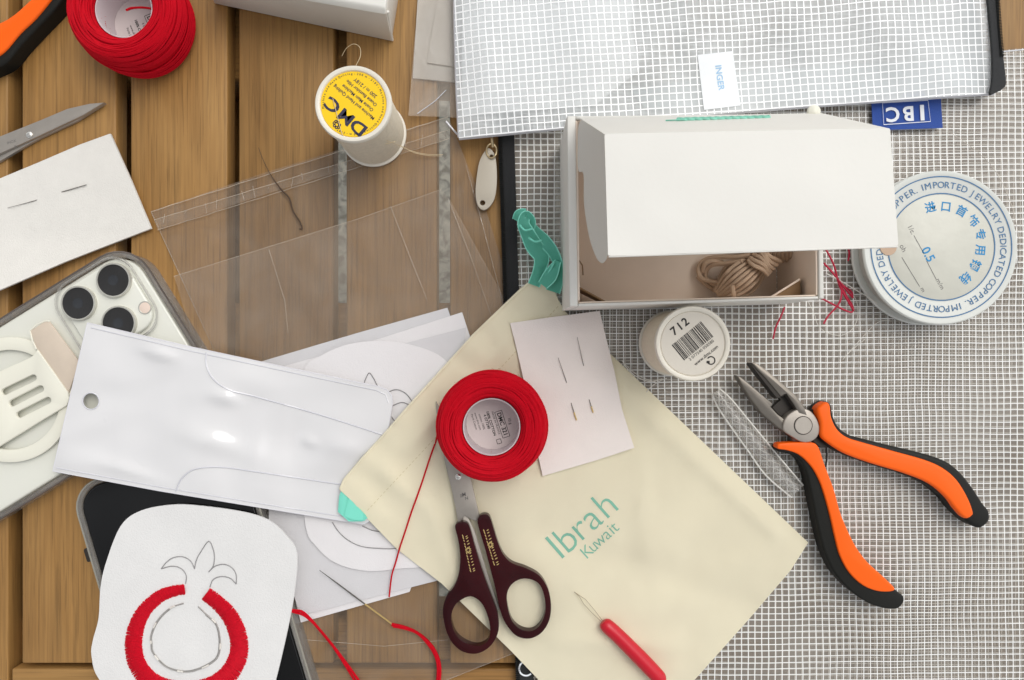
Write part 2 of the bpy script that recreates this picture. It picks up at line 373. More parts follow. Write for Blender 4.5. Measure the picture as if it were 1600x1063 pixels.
def tube_pts(bm, pts, rad, sides=6, closed=False, caps=True):
    """pts are Vectors in metres; rad in mm, a number or a list"""
    n = len(pts); rings = []; up = None
    for i, p in enumerate(pts):
        a = pts[(i - 1) % n] if (closed or i > 0) else p; b = pts[(i + 1) % n] if (closed or i < n - 1) else p
        t = (b - a)
        if t.length < 1e-9: t = Vector((1, 0, 0))
        t.normalize()
        up = Vector((0, 0, 1)) if abs(t.z) < .95 else Vector((1, 0, 0))
        s = t.cross(up).normalized(); w = s.cross(t)
        r = (rad[i] if isinstance(rad, (list, tuple)) else rad) * MM
        rings.append([bm.verts.new(p + (s * math.cos(q) + w * math.sin(q)) * r) for q in (2 * math.pi * k / sides for k in range(sides))])
    for i in range(n if closed else n - 1):
        A, B = rings[i], rings[(i + 1) % n]
        for k in range(sides): bm.faces.new((A[k], A[(k + 1) % sides], B[(k + 1) % sides], B[k]))
    if caps and not closed: bm.faces.new(rings[0]); bm.faces.new(list(reversed(rings[-1])))
    return bm
def tube(bm, pts, rad, sides=6, closed=False, smooth=5, caps=True):
    """pts: (u, v, z) photo pixels and height"""
    q = cm(pts, smooth, closed) if smooth else pts
    if isinstance(rad, (list, tuple)):
        rr = [(r,) for r in rad]; rr = [x[0] for x in (cm([(r, 0, 0) for r in rad], smooth, closed) if smooth else [(r, 0, 0) for r in rad])]
    else: rr = rad
    return tube_pts(bm, [P(*p) for p in q], rr, sides, closed, caps)
def strand(name, pts, rad, m, parent=None, **kw): return fin(tube(bmesh.new(), pts, rad, **kw), name, m, parent)
def lathe(bm, c, prof, n=64, cap=True):
    """c: centre in metres; prof: (radius mm, z mm)"""
    rings = []
    for r, z in prof:
        if r <= 1e-6: rings.append([bm.verts.new((c.x, c.y, c.z + z * MM))])
        else: rings.append([bm.verts.new((c.x + r * MM * math.cos(t), c.y + r * MM * math.sin(t), c.z + z * MM)) for t in (2 * math.pi * k / n for k in range(n))])
    for A, B in zip(rings, rings[1:]):
        for k in range(n):
            a0, a1 = A[k % len(A)], A[(k + 1) % len(A)]; b0, b1 = B[k % len(B)], B[(k + 1) % len(B)]
            f = [a0]
            for x in (a1, b1, b0):
                if x not in f: f.append(x)
            if len(f) > 2: bm.faces.new(f)
    return bm
_tx = {}
def glyphs(s, size, bold=0.):
    key = (s, size, bold)
    if key not in _tx:
        c = bpy.data.curves.new('t', 'FONT'); c.body = s; c.size = size * MM; c.align_x = 'CENTER'; c.align_y = 'CENTER'; c.offset = bold * MM; c.resolution_u = 3
        o = bpy.data.objects.new('t', c); COL.objects.link(o); bpy.context.view_layer.update()
        me = bpy.data.meshes.new_from_object(o.evaluated_get(bpy.context.evaluated_depsgraph_get()))
        _tx[key] = me; bpy.data.objects.remove(o); bpy.data.curves.remove(c)
    return _tx[key]
def write(bm, s, size, pos, ang, bold=0., sx=1., hf=None):
    """flat lettering, size in mm, pos a point in metres, ang in degrees, counter-clockwise seen from above"""
    me = glyphs(s, size, bold)
    if not len(me.vertices): return
    k = len(bm.verts); bm.from_mesh(me); bm.verts.ensure_lookup_table()
    M = Matrix.Translation(pos) @ Matrix.Rotation(math.radians(ang), 4, 'Z') @ Matrix.Diagonal((sx, 1, 1, 1))
    for v in bm.verts[k:]: v.co = M @ v.co
def drape(bm, hf, dz):
    bmesh.ops.triangulate(bm, faces=bm.faces[:])
    for ax in (0, 1):
        lo = min(v.co[ax] for v in bm.verts); hi = max(v.co[ax] for v in bm.verts); x = lo + .0009
        while x < hi:
            co = [0, 0, 0]; no = [0, 0, 0]; co[ax] = x; no[ax] = 1
            bmesh.ops.bisect_plane(bm, geom=bm.verts[:] + bm.edges[:] + bm.faces[:], plane_co=co, plane_no=no, dist=1e-7); x += .0018
    for v in bm.verts:
        z = v.co.z / MM
        for _ in range(3):
            k = (H - z) / H / 3.; z = hf(800 + v.co.x / MM / k, 531.5 - v.co.y / MM / k) + dz
        v.co.z = z * MM
def rect(bm, cu, cv, w, h, d, z):
    """flat printed rectangle (pixels) whose width runs along d"""
    dx, dy = d; l = math.hypot(dx, dy); dx /= l; dy /= l; nx, ny = -dy, dx
    bm.faces.new([bm.verts.new(P(cu + a * w / 2 * dx + b * h / 2 * nx, cv + a * w / 2 * dy + b * h / 2 * ny, z)) for a, b in ((1, 1), (-1, 1), (-1, -1), (1, -1))])
def line2(bm, pts, w, z, closed=False):
    """flat printed line of width w pixels"""
    n = len(pts); L = []
    for i, (u, v) in enumerate(pts):
        a = pts[(i - 1) % n] if closed or i else pts[i]; b = pts[(i + 1) % n] if closed or i < n - 1 else pts[i]
        dx, dy = b[0] - a[0], b[1] - a[1]; l = math.hypot(dx, dy) or 1
        L.append((bm.verts.new(P(u - dy / l * w / 2, v + dx / l * w / 2, z)), bm.verts.new(P(u + dy / l * w / 2, v - dx / l * w / 2, z))))
    for i in range(n if closed else n - 1):
        A, B = L[i], L[(i + 1) % n]; bm.faces.new((A[0], A[1], B[1], B[0]))
def lettering(bm, m, parent, name='lettering'):
    for f in bm.faces:
        f.normal_update()
        if f.normal.z < 0: f.normal_flip()
    return fin(bm, name, m, parent, smooth=False, recalc=False)

# ------------------------------------------------------------ ground and table
bm = bmesh.new(); bmesh.ops.create_grid(bm, x_segments=2, y_segments=2, size=6)
for v in bm.verts: v.co.z = -.70
structure(fin(bm, 'stone_floor', STONE, smooth=False))
def box_bm(bm, x0, x1, y0, y1, z0, z1, bev=.6, seg=2):
    g = bmesh.ops.create_cube(bm, size=1)
    vs = g['verts']
    for v in vs: v.co = Vector(((x0 + x1) / 2 + v.co.x * (x1 - x0), (y0 + y1) / 2 + v.co.y * (y1 - y0), (z0 + z1) / 2 + v.co.z * (z1 - z0))) * MM
    if bev:
        es = list({e for v in vs for e in v.link_edges})
        bmesh.ops.bevel(bm, geom=es, offset=bev * MM, segments=seg, profile=.5, affect='EDGES')
    return bm
table = thing('slatted_table', 'warm brown wooden table top of parallel slats with narrow gaps, under everything else', 'table', (0, 0, -.70))
# plank edges measured on the photo (pixels at the table top)
edges = [(-330, -165), (-150, 12), (34, 181), (204, 355), (373, 521), (541, 683), (703, 868), (887, 1052), (1071, 1236), (1255, 1420), (1439, 1604), (1623, 1800)]
ytop, yend = 531.5 / 3 + 130, (531.5 - 1037) / 3
for i, (a, b) in enumerate(edges):
    y0 = yend if i > 1 else yend - 80
    x0, x1 = (a - 800) / 3, (b - 800) / 3
    fin(box_bm(bmesh.new(), x0, x1, y0, ytop, -11, 0, .9, 3), 'plank', WOOD, table, angle=60)
fin(box_bm(bmesh.new(), (18 - 800) / 3, 340, yend - 75, yend - 2.8, -11, 0, .9, 3), 'end_board', WOODH, table, angle=60)
for (y0, y1) in ((-40, 20), (140, 185), (-185, -150)):
    fin(box_bm(bmesh.new(), -360, 345, y0, y1, -45, -11.2, 1, 1), 'crossbeam', WOODH, table, angle=60)
fin(box_bm(bmesh.new(), -345, -200, -184, 320, -60, -45.3, 1, 1), 'side_rail', WOOD, table, angle=60)
fin(box_bm(bmesh.new(), -170, -118, -184, 320, -60, -45.3, 1, 1), 'side_rail', WOOD, table, angle=60)
for x in (-330, 320):
    for y in (-220, 300):
        fin(box_bm(bmesh.new(), x - 25, x + 25, y - 25, y + 25, -700, -60.5, 2, 1), 'table_leg', WOOD, table, angle=60)

# ------------------------------------------------------------ cellophane bags on the wood
def seam_line(parent, pts, z, r=.22, m=FILM2, name='seam'): return strand(name, [(u, v, z) for u, v in pts], r, m, parent, smooth=0, sides=5)
cb = thing('cellophane_bag', 'clear cellophane bag with a folded flap reaching under the yellow-topped spool', 'plastic bag', P(520, 500, .3), 'clear cellophane bags on the slats')
sheet('film', [(236, 330), (420, 268), (700, 182), (760, 330), (830, 560), (860, 720), (430, 850), (345, 570)], lambda u, v: .35 + abs(nz(u, v, 70, .5, 3)), FILM, cb, 16)
sheet('folded_flap', [(241, 345), (420, 288), (700, 205), (703, 216), (420, 302), (247, 360)], lambda u, v: 1.1 + abs(nz(u, v, 70, .3, 3)), FILM, cb, 16)
SHEEN = film_mat('film_crease', '#eadbc6', .45, gloss=1.5)
rnc = random.Random(9)
for (a, b) in (((241, 344), (700, 204)), ((246, 360), (702, 217)), ((236, 331), (700, 183))):
    seam_line(cb, [(a[0] + (b[0] - a[0]) * t / 30, a[1] + (b[1] - a[1]) * t / 30 + rnc.uniform(-.5, .5)) for t in range(31)], 1.7, .13, SHEEN, 'fold_line')
for k in range(16):
    u = 262 + k * 27 + rnc.uniform(-8, 8); v = 344 + (u - 241) * -.305; l = rnc.uniform(5, 16)
    seam_line(cb, [(u, v + rnc.uniform(-8, 3)), (u + rnc.uniform(-3, 5), v + l)], 1.8, .1, SHEEN, 'crinkle')
seam_line(cb, [(236, 331), (345, 570)], .9, .16)
cb2 = thing('cellophane_bag', 'clear cellophane bag whose top edge crosses just below the short dark thread', 'plastic bag', P(600, 700, 1), 'clear cellophane bags on the slats')
sheet('film', [(272, 432), (400, 392), (560, 342), (690, 296), (705, 315), (790, 470), (820, 620), (900, 984), (810, 1018), (690, 1066), (520, 1130), (440, 1000), (370, 760)], lambda u, v: 1.5 + abs(nz(u, v, 90, .6, 8)), FILM, cb2, 16)
seam_line(cb2, [(272, 432), (400, 392), (560, 342), (690, 296)], 2.1, .12, SHEEN, 'edge_line')
for q in ([(610, 322), (640, 400), (668, 470)], [(700, 310), (735, 400), (770, 500)], [(420, 390), (445, 470), (450, 520)], [(480, 1000), (600, 1010), (700, 1000)]):
    seam_line(cb2, q, 2.1, .1, SHEEN, 'crinkle')
seam_line(cb2, [(690, 1066), (810, 1018), (880, 990)], 2.0, .16)
seam_line(cb2, [(728, 258), (755, 355), (790, 490)], 2.1, .14)
cb3 = thing('cellophane_bag', 'clear cellophane bag with white papers inside, tucked under the upper grid pouch', 'plastic bag', P(680, 60, .4), 'clear cellophane bags on the slats')
sheet('film', [(658, -40), (648, 60), (638, 181), (700, 183), (760, 190), (780, -40)], lambda u, v: 3.6 + abs(nz(u, v, 60, .7, 5)), FILM2, cb3, 16)
seam_line(cb3, [(652, 178), (680, 158), (697, 141)], 4.5, .25, VINYLE, 'crease')
seam_line(cb3, [(697, 190), (708, 203), (722, 218)], 4.5, .5, VINYLE, 'crease')
o = solid('paper_sheet', [(655, -40), (645, 122), (722, 130), (740, -40)], 1.0, 1.8, BAGPAP)
tag(o, 'larger pale grey paper inside the cellophane bag left of the upper pouch', 'paper', 'papers in the upper cellophane bag')
o = solid('paper_sheet', [(690, -40), (667, 98), (722, 106), (745, -40)], 2.0, 2.9, BAGPAP)
tag(o, 'smaller pale paper lying on the larger one inside the upper cellophane bag', 'paper', 'papers in the upper cellophane bag')

# ------------------------------------------------------------ lower grid pouch
po = thing('grid_pouch', 'large clear zip pouch with fine white grid, lying flat under the orange pliers', 'zip pouch', P(1200, 600, .5), 'clear grid zip pouches')
low = [(778, 150), (900, 136), (1640, 72), (1640, 1100), (828, 1100), (808, 700), (795, 440)]
sheet('back_panel', low, lambda u, v: .9 + abs(nz(u, v, 120, .5, 1)), GRID1, po, 24)
lowf = [(800, 150), (900, 140), (1640, 76), (1640, 1100), (842, 1100), (822, 700), (808, 440)]
sheet('front_panel', lowf, lambda u, v: 2.9 + nz(u, v, 110, 1.0, 2) + nz(u, v, 35, .25, 4), GRID2, po, 12)
zt = [(778, 190), (803, 190), (812, 500), (835, 1100), (808, 1100), (788, 500)]
sheet('zip_tape', zt, flat(4.6), BLKFAB, po, 30, .5)
bm = bmesh.new()
for k in range(300):
    v = 195 + k * 3.; u = 779.5 + (v - 190) * .033
    tube(bm, [(u - 2.5, v, 4.6), (u + 4, v, 5.5)], .28, 4, smooth=0)
fin(bm, 'zip_teeth', BLK, po)
bm = bmesh.new(); line2(bm, [(822 + 11 * math.cos(t), 1045 + 11 * math.sin(t)) for t in [math.radians(45 + 270 * k / 24) for k in range(25)]], 2.6, 5.3)
lettering(bm, WHT, po)
seam_line(po, [(1555, 82), (1640, 74)], 4.2, .3, WHT)
# woven blue label of the pouch
lb = thing('woven_label', 'small blue woven label with white letters sticking out below the upper pouch', 'label', P(1418, 178, 4))
sheet('ribbon', [(1360, 126), (1468, 120), (1473, 200), (1364, 204)], lambda u, v: 5.2 + .5 * math.sin((u - 1360) / 40), BLUE, lb, 8, .35)
bm = bmesh.new(); z = 6.1
fr = [(1379, 161), (1450, 157), (1454, 190), (1381, 195)]
line2(bm, fr, 1.2, z, True)
write(bm, 'C', 10.3, P(1395, 178, z), 183, .28); write(bm, 'B', 10.3, P(1420, 176.5, z), 183, .28); write(bm, 'I', 10.3, P(1441, 175, z), 183, .5)
lettering(bm, WHT, lb)

# ------------------------------------------------------------ upper grid pouch
pu = thing('grid_pouch', 'clear zip pouch with coarse white grid and black zip end, above the open white box', 'zip pouch', P(1130, 80, 4), 'clear grid zip pouches')
up = [(709, -50), (712, 100), (717, 216), (800, 208), (880, 200), (1000, 189), (1200, 171), (1400, 156), (1552, 146), (1566, 132), (1556, 60), (1545, -50)]
def hu(u, v): 
    e = min(1, max(0, (1566 - u) / 60)) * min(1, max(0, (u - 700) / 60))
    return 9.3 + e * (3.6 + nz(u, v, 140, 3.6, 9) + nz(u, v, 50, .9, 11))
sheet('back_panel', up, lambda u, v: 6.0 + nz(u, v, 100, .6, 6), GRID3, pu, 24)
sheet('front_panel', up, hu, GRID4, pu, 10)
def inset_edge(pts, r, m, name): return strand(name, pts, r, m, pu, smooth=3, sides=6)
sheet('zip_underside', [(1488, -50), (1516, -50), (1543, 128), (1522, 134)], flat(6.9), BLKFAB, pu, 40, .2)
inset_edge([(717, 216, 8.5), (800, 208, 8.5), (880, 200, 8.5), (1000, 189, 8.5), (1200, 171, 8.5), (1400, 156, 8.5), (1552, 146, 8.5)], 1.1, VINYLE, 'seam')
inset_edge([(709, -50, 8.5), (712, 100, 8.5), (717, 215, 8.5)], .7, VINYLE, 'seam')
sheet('zip_tape', cm([(1541, -50), (1558, -50), (1562, 40), (1569, 100), (1572, 128), (1568, 138), (1556, 145), (1548, 146), (1552, 120), (1550, 60)], 4, True), flat(13), BLKFAB, pu, 30, 1.6)
bm = bmesh.new()
for k in range(50):
    v = -30 + k * 2.4; u = 1559 + (v - 0) * .075
    tube(bm, [(u - 3, v, 13.2), (u + 3.2, v - .3, 13.2)], .3, 4, smooth=0)
fin(bm, 'zip_teeth', BLK, pu)
o = sheet('paper_sheet', [(722, -50), (1000, -50), (985, 40), (1000, 110), (960, 140), (930, 165), (722, 182)], lambda u, v: 7.2 + nz(u, v, 60, .2, 3), mat('bright_white_paper', '#f1f3f3', .7, var=.02), None, 24, .2)
tag(o, 'broad milky white sheet inside the left part of the upper grid pouch', 'paper', 'papers in the upper pouch')
o = sheet('paper_sheet', [(985, 140), (1180, 110), (1500, 92), (1530, 132), (1350, 152), (1010, 172)], lambda u, v: 7.3 + nz(u, v, 60, .2, 8), mat('pale_blue_paper', '#cfd8da', .6, alpha=.7), None, 24, .2)
tag(o, 'pale bluish strip of paper inside the upper pouch along its lower edge', 'paper', 'papers in the upper pouch')
il = thing('care_label', 'small white label with faint blue letters inside the upper grid pouch', 'label', P(1122, 125, 8))
sheet('ribbon', [(1090, 86), (1145, 80), (1157, 165), (1100, 172)], lambda u, v: hu(u, v) + .35, mat('label_white', '#eef1f3', .7), il, 14, .2)
bm = bmesh.new(); write(bm, 'INGER', 4.4, P(1124, 122, hu(1120, 125)), -81, .08); drape(bm, hu, .5); lettering(bm, mat('faint_blue_ink', '#9cc3e2', .6), il)

# ------------------------------------------------------------ white phone with ring grip
D = (-.85, .527)
ph = thing('smartphone', 'white smartphone in a clear case lying face down with three dark camera lenses', 'phone', P(63, 616, 0), 'smartphones in clear cases')
solid('back_glass', rrect(63, 616, 474, 246, 46, D), .8, 9.3, PHW, ph, 1.2, 3)
solid('clear_case', rrect(63, 616, 494, 265, 55, D), .2, 10.4, CLEAR, ph, .8, 2, holes=[rrect(63, 616, 478, 250, 47, D)])
strand('case_lip', [(u, v, 11.0) for u, v in rrect(166, 482, 134, 134, 35, D)], .65, CLEAR, ph, closed=True, smooth=0)
strand('case_edge', [(u, v, 9.8) for u, v in rrect(63, 616, 494, 265, 55, D)], .55, mat('smoky_case_edge', '#5d544e', .2, var=.3, vscale=40), ph, closed=True, smooth=0)
cmr = solid('camera_plate', rrect(167, 481, 118, 118, 30, D), 9.3, 11.6, PHW, ph, .9, 3)
for k, (u, v) in enumerate(((177, 438), (122, 474), (185, 505))):
    c = P(u, v, 13.2); c.z = 0
    ring = fin(lathe(bmesh.new(), c, [(8.75, 11.5), (8.75, 13.2), (8.5, 13.6), (7.95, 13.6), (7.8, 13.2)]), 'lens_ring', PHS, ph)
    lens = fin(lathe(bmesh.new(), c, [(7.8, 13.25), (6, 13.4), (0, 13.4)]), 'lens', LENS, ph)
    fin(lathe(bmesh.new(), c, [(2.6, 13.43), (2.2, 13.46), (0, 13.46)], 32), 'inner_lens', mat('deep_lens', '#14171c', .08, coat=1), lens)
c = P(226, 481, 12); c.z = 0
fin(lathe(bmesh.new(), c, [(3.3, 11.5), (3.3, 11.9), (2.9, 12.0), (2.7, 11.8)], 40), 'flash_rim', PHS, ph)
fin(lathe(bmesh.new(), c, [(2.75, 11.8), (1.5, 12.0), (0, 12.05)], 40), 'flash', mat('flash_diffuser', '#e3cfc0', .3), ph)
gr = thing('ring_grip', 'ivory plastic phone grip with three slots stuck on the back of the white phone', 'phone grip', P(15, 625, 10.4))
solid('magnetic_ring', ell(15, 625, 98, n=72), 10.5, 12.0, CREAM, gr, .4, 2, holes=[ell(15, 625, 78, n=72)])
sd = (54, -26)
slots = [rrect((x0 + x1) / 2, (y0 + y1) / 2, 60, 10.5, 5.2, (x1 - x0, y1 - y0), 4) for (x0, y0, x1, y1) in ((3, 614, 55, 589), (15, 632, 66, 606), (26, 650, 78, 624))]
solid('slotted_plate', cm([(-40, 600), (0, 580), (38, 563), (52, 555), (58, 546)], 3)[:-1] + [(58, 546), (105, 612), (108, 622), (104, 634)] + [(60, 660), (0, 697), (-40, 718)], 12.1, 13.6, CREAM, gr, .5, 2, holes=slots)
solid('beige_tab', [(47, 517), (70, 502), (77, 503), (124, 566), (107, 614), (57, 546)], 12.1, 13.0, BEIGE, gr, .3, 2)
strand('tab_edge', [(57, 546, 12.9), (47, 517, 12.9), (70, 502, 12.9), (77, 503, 12.9)], .45, CREAM, gr, smooth=2)

# ------------------------------------------------------------ black phone
D2 = (.284, .959)
bp_ = thing('smartphone', 'black smartphone screen up in a clear case under the embroidered patch', 'phone', P(309, 952, 0), 'smartphones in clear cases')
solid('body', rrect(309, 952, 462, 259, 38, D2), .8, 8.8, mat('dark_metal_frame', '#2a2a2b', .3, metal=.6), bp_, .8, 3)
solid('screen', rrect(309, 952, 456, 253, 36, D2), 8.85, 9.25, SCR, bp_, .2, 2)
solid('clear_case', rrect(309, 952, 480, 277, 45, D2), .2, 9.9, CLEAR, bp_, .8, 2, holes=[rrect(309, 952, 464, 261, 38, D2)])
strand('case_edge', [(u, v, 9.6) for u, v in rrect(309, 952, 478, 275, 45, D2)], .5, mat('grey_case_edge', '#8d8a80', .15, var=.3, vscale=40), bp_, closed=True, smooth=0)
solid('side_button', rrect(136, 868, 22, 7, 3, D2), 5, 9.8, STEELD, bp_, .4, 2)
# ------------------------------------------------------------ interfacing squares under the sleeve
stack = [
 ([(405, 566), (560, 520), (699, 481), (704, 495), (660, 760), (450, 812)], 2.2, 'bottom square of thin white interfacing, its corner showing highest in the stack'),
 ([(398, 585), (560, 540), (722, 488), (736, 531), (700, 760), (640, 925), (470, 973), (430, 810)], 3.0, 'largest square of thin white interfacing, its long lower edge on the slats'),
 ([(420, 600), (600, 545), (728, 512), (700, 800), (693, 905), (470, 962), (420, 815)], 3.8, 'middle square of thin white interfacing in the stack'),
]
for k, (pts, z, lab) in enumerate(stack):
    o = sheet('interfacing_square', pts, lambda u, v, z=z, k=k: z + nz(u, v, 90, .12, 3.1), LINER if k != 1 else LINER2, None, 18, .25)
    tag(o, lab, 'cloth square', 'interfacing squares in a stack')
rd = thing('felt_square', 'rounded white felt shape with a pencil pomegranate drawn on it, under the vinyl sleeve', 'felt', P(590, 700, 4.4))
rs = cm([(474, 584), (500, 557), (545, 538), (600, 533), (650, 541), (692, 560), (716, 600), (722, 700), (710, 800), (680, 876), (620, 889), (570, 892), (525, 880), (495, 855), (477, 820), (470, 700)], 5, True)
sheet('felt', rs, lambda u, v: 4.75 + nz(u, v, 90, .12, 3.1), mat('thin_white_felt', '#e0dddd', .85, var=.03, vscale=100, bump=.4, bscale=1600), rd, 18, .5)
z = 5.0
for pl in ([(568, 603), (571, 593), (577, 583), (584, 592), (592, 608)], [(604, 614), (619, 609), (634, 615), (645, 629)], [(614, 634), (628, 629), (642, 634)], [(612, 651), (616, 657), (622, 661)],
           [(519, 816), (530, 832), (545, 845), (565, 854), (590, 857), (622, 857), (660, 850)], [(566, 822), (582, 829), (600, 832)]):
    strand('pencil_line', [(u, v, z) for u, v in pl], .24, PENC, rd, sides=4)
# ------------------------------------------------------------ vinyl sleeve
def hs_(u, v):
    t = min(1, max(0, (u - 250) / 300)); t = t * t * (3 - 2 * t)
    return 14.6 * (1 - t) + 7.4 * t + nz(u, v, 90, 2.2, 14) + nz(u * .5, v, 38, .7, 2) + sum(a * math.exp(-(((u - cx) * .96 + (v - cy) * .28) / lx) ** 2 - (((v - cy) * .96 - (u - cx) * .28) / ly) ** 2) for cx, cy, lx, ly, a in ((246, 552, 26, 9, 1.7), (352, 622, 24, 10, 1.8), (484, 690, 12, 8, 1.4), (330, 690, 60, 16, 1.5), (540, 700, 40, 14, .9), (200, 735, 50, 9, 1.1), (400, 700, 14, 40, 1.0))) + 1.0 * math.exp(-((u - 190) ** 2 + (v - 520) ** 2) / 3000)
vs_ = thing('vinyl_sleeve', 'glossy white vinyl sleeve with a round hanging hole, crossing both phones', 'sleeve', P(350, 660, 10))
vo = [(137, 505), (300, 543), (450, 575), (590, 604)] + [(604, 609), (612, 619), (613, 630), (606, 672), (590, 740), (580, 812), (568, 819), (420, 795), (250, 767), (83, 736)]
sheet('front_panel', vo, hs_, VINYL, vs_, 5.5, .5, holes=[ell(142, 627, 12.5, n=24)])
def on(pts, dz=.3): return [(u, v, hs_(u, v) + dz) for u, v in pts]
bm = bmesh.new()
tube(bm, on(dens([(142, 512), (300, 549), (450, 581), (588, 610), (603, 617), (607, 630)], 9, False), .05), .3, 5, smooth=0)
tube(bm, on(dens([(88, 731), (250, 761), (420, 789), (566, 812)], 9, False), .05), .3, 5, smooth=0)
fin(bm, 'edge_weld', VINYLE, vs_)
bm = bmesh.new()
tube(bm, on(cm([(322, 551), (323, 573), (335, 594), (360, 610), (400, 620), (500, 648), (606, 682)], 14), .1), .45, 5, smooth=0)
tube(bm, on(cm([(275, 768), (284, 748), (305, 733), (345, 730), (400, 737), (540, 758)], 14), .1), .45, 5, smooth=0)
fin(bm, 'pocket_seam', VINYLE, vs_)
strand('outer_edge', on(dens(vo), -.25), .38, mat('vinyl_rim', '#d9d8dc', .2, coat=.4), vs_, closed=True, smooth=0)
strand('hole_rim', on(ell(142, 627, 13, n=24), .1), .3, VINYLE, vs_, closed=True, smooth=0)

# ------------------------------------------------------------ embroidered patch
pat = thing('embroidered_patch', 'rounded white cloth patch with a half-stitched red pomegranate, on the black phone', 'embroidery', P(300, 950, 10))
po_ = cm([(143, 1025), (145, 1001), (154, 966), (157, 918), (166, 878), (188, 823), (218, 799), (268, 789), (316, 791), (383, 801), (423, 815), (449, 839), (463, 862), (463, 900), (453, 966), (431, 1062), (415, 1110), (330, 1130), (210, 1120), (155, 1062)], 5, True)
def hp(u, v): return 12.6 + nz(u, v, 90, 1.1, 21) + nz(u, v, 40, .2, 5)
sheet('cloth', po_, hp, PATCH, pat, 10, 1.0)
bm = bmesh.new()
for pl in ([(252, 889), (260, 879), (270, 872), (284, 870), (297, 876), (304, 889)], [(252, 889), (268, 885), (282, 888), (291, 899), (290, 912)],
           [(304, 889), (307, 875), (314, 862), (326, 846), (333, 858), (335, 872), (333, 885), (326, 894)],
           [(326, 894), (336, 885), (350, 882), (362, 887), (369, 898), (369, 913)], [(328, 918), (333, 906), (346, 901), (360, 904), (369, 913)]):
    tube(bm, [(u, v, hp(u, v) + .12) for u, v in cm(pl, 5)], .26, 4, smooth=0)
fin(bm, 'pencil_drawing', PENC, pat)
circ = [(287, 943), (265, 951), (246, 970), (236, 992), (236, 1006), (239, 1021), (259, 1042), (286, 1050), (311, 1046), (338, 1030), (344, 1006), (339, 977), (322, 960), (310, 948)]
bm = bmesh.new(); cc = cm(circ, 6)
tube(bm, [(u, v, hp(u, v) + .14) for u, v in cc], .36, 5, smooth=0)
tube(bm, [(290 + (u - 290) * .965, 997 + (v - 997) * .965, hp(u, v) + .1) for u, v in cc[6:-6]], .2, 4, smooth=0)
fin(bm, 'pencil_ring', mat('silver_bead_ring', '#a3a09c', .4, metal=.3, var=.3, vscale=900), pat)
bm = bmesh.new()
for k in range(5, len(cc) - 3, 9):
    tube(bm, [(cc[k - 1][0], cc[k - 1][1], hp(*cc[k]) + .75), (cc[k + 1][0], cc[k + 1][1], hp(*cc[k]) + .75)], .4, 5, smooth=0)
fin(bm, 'white_stitches', WHITET, pat)
bandc = [(288, 921, 15), (270, 924, 17), (250, 932, 19), (230, 949, 21), (217, 970, 24), (209, 1000, 27), (212, 1030, 28), (226, 1055, 29), (250, 1072, 30), (290, 1080, 30), (328, 1073, 30), (355, 1056, 30), (371, 1030, 29), (374, 1005, 28), (368, 980, 27), (356, 958, 25), (338, 940, 23), (322, 928, 22)]
bc = cm(bandc, 22); bm = bmesh.new(); rnd = random.Random(4)
for i in range(len(bc) - 1):
    u, v, w = bc[i]; un, vn, _ = bc[min(i + 1, len(bc) - 1)]; ub, vb, _ = bc[max(i - 1, 0)]
    dx, dy = un - ub, vn - vb; l = math.hypot(dx, dy) or 1; nx, ny = -dy / l, dx / l
    w1, w2 = w / 2 + rnd.uniform(-.3, .8), w / 2 + rnd.uniform(-.3, .8); sk = rnd.uniform(-.8, .8)
    pts = []
    for f in (-1, -.72, 0, .72, 1):
        ww = w1 if f < 0 else w2
        uu, vv = u + nx * ww * f + dx / l * sk * f, v + ny * ww * f + dy / l * sk * f
        pts.append((uu, vv, hp(uu, vv) - .3 + 1.35 * (1 - abs(f) ** 3) + rnd.uniform(-.07, .07)))
    tube(bm, pts, .3, 5, smooth=0)
fin(bm, 'red_satin_stitches', REDS, pat)
bm = bmesh.new()
tube(bm, [(440, 950, 9.9), (458, 954, 10.2), (475, 958, 9.4), (500, 985, 6), (530, 1022, 4), (565, 1070, 3)], .75, 6)
tube(bm, [(440, 952, 10.4), (460, 957, 10.2), (478, 964, 9.4), (505, 990, 6), (528, 1022, 4.8), (558, 1070, 3)], .55, 6)
fin(bm, 'red_thread_tail', RED, pat)
# ------------------------------------------------------------ loose felt with pin at the left
f1 = sheet('felt_square', [(0 - 30, 293), (0, 279), (60, 254), (125, 226), (172, 209), (205, 283), (236, 357), (100, 410), (0, 453), (-30, 466)], lambda u, v: 3.2 + max(0, (v - 370)) * .07 + nz(u, v, 60, .5, 3), FELT, None, 12, 1.4)
tag(f1, 'white felt square at the left edge above the white phone, with one needle stuck through', 'felt', 'felt squares holding needles')
def f1h(u, v): return 3.2 + max(0, (v - 370)) * .07 + nz(u, v, 60, .5, 3)
nd = strand('sewing_needle', [(12, 325, f1h(12, 325) + .6), (54, 314, f1h(54, 314) + .2), (62, 311, f1h(62, 311) - .7), (92, 302, f1h(92, 302) - .7), (101, 299, f1h(101, 299) + .2), (135, 289, f1h(135, 289) + .7)], [.1, .2, .24, .26, .27, .22], NEEDLE, smooth=3)
tag(nd, 'steel needle pinned through the white felt at the left edge', 'needle', 'sewing needles')

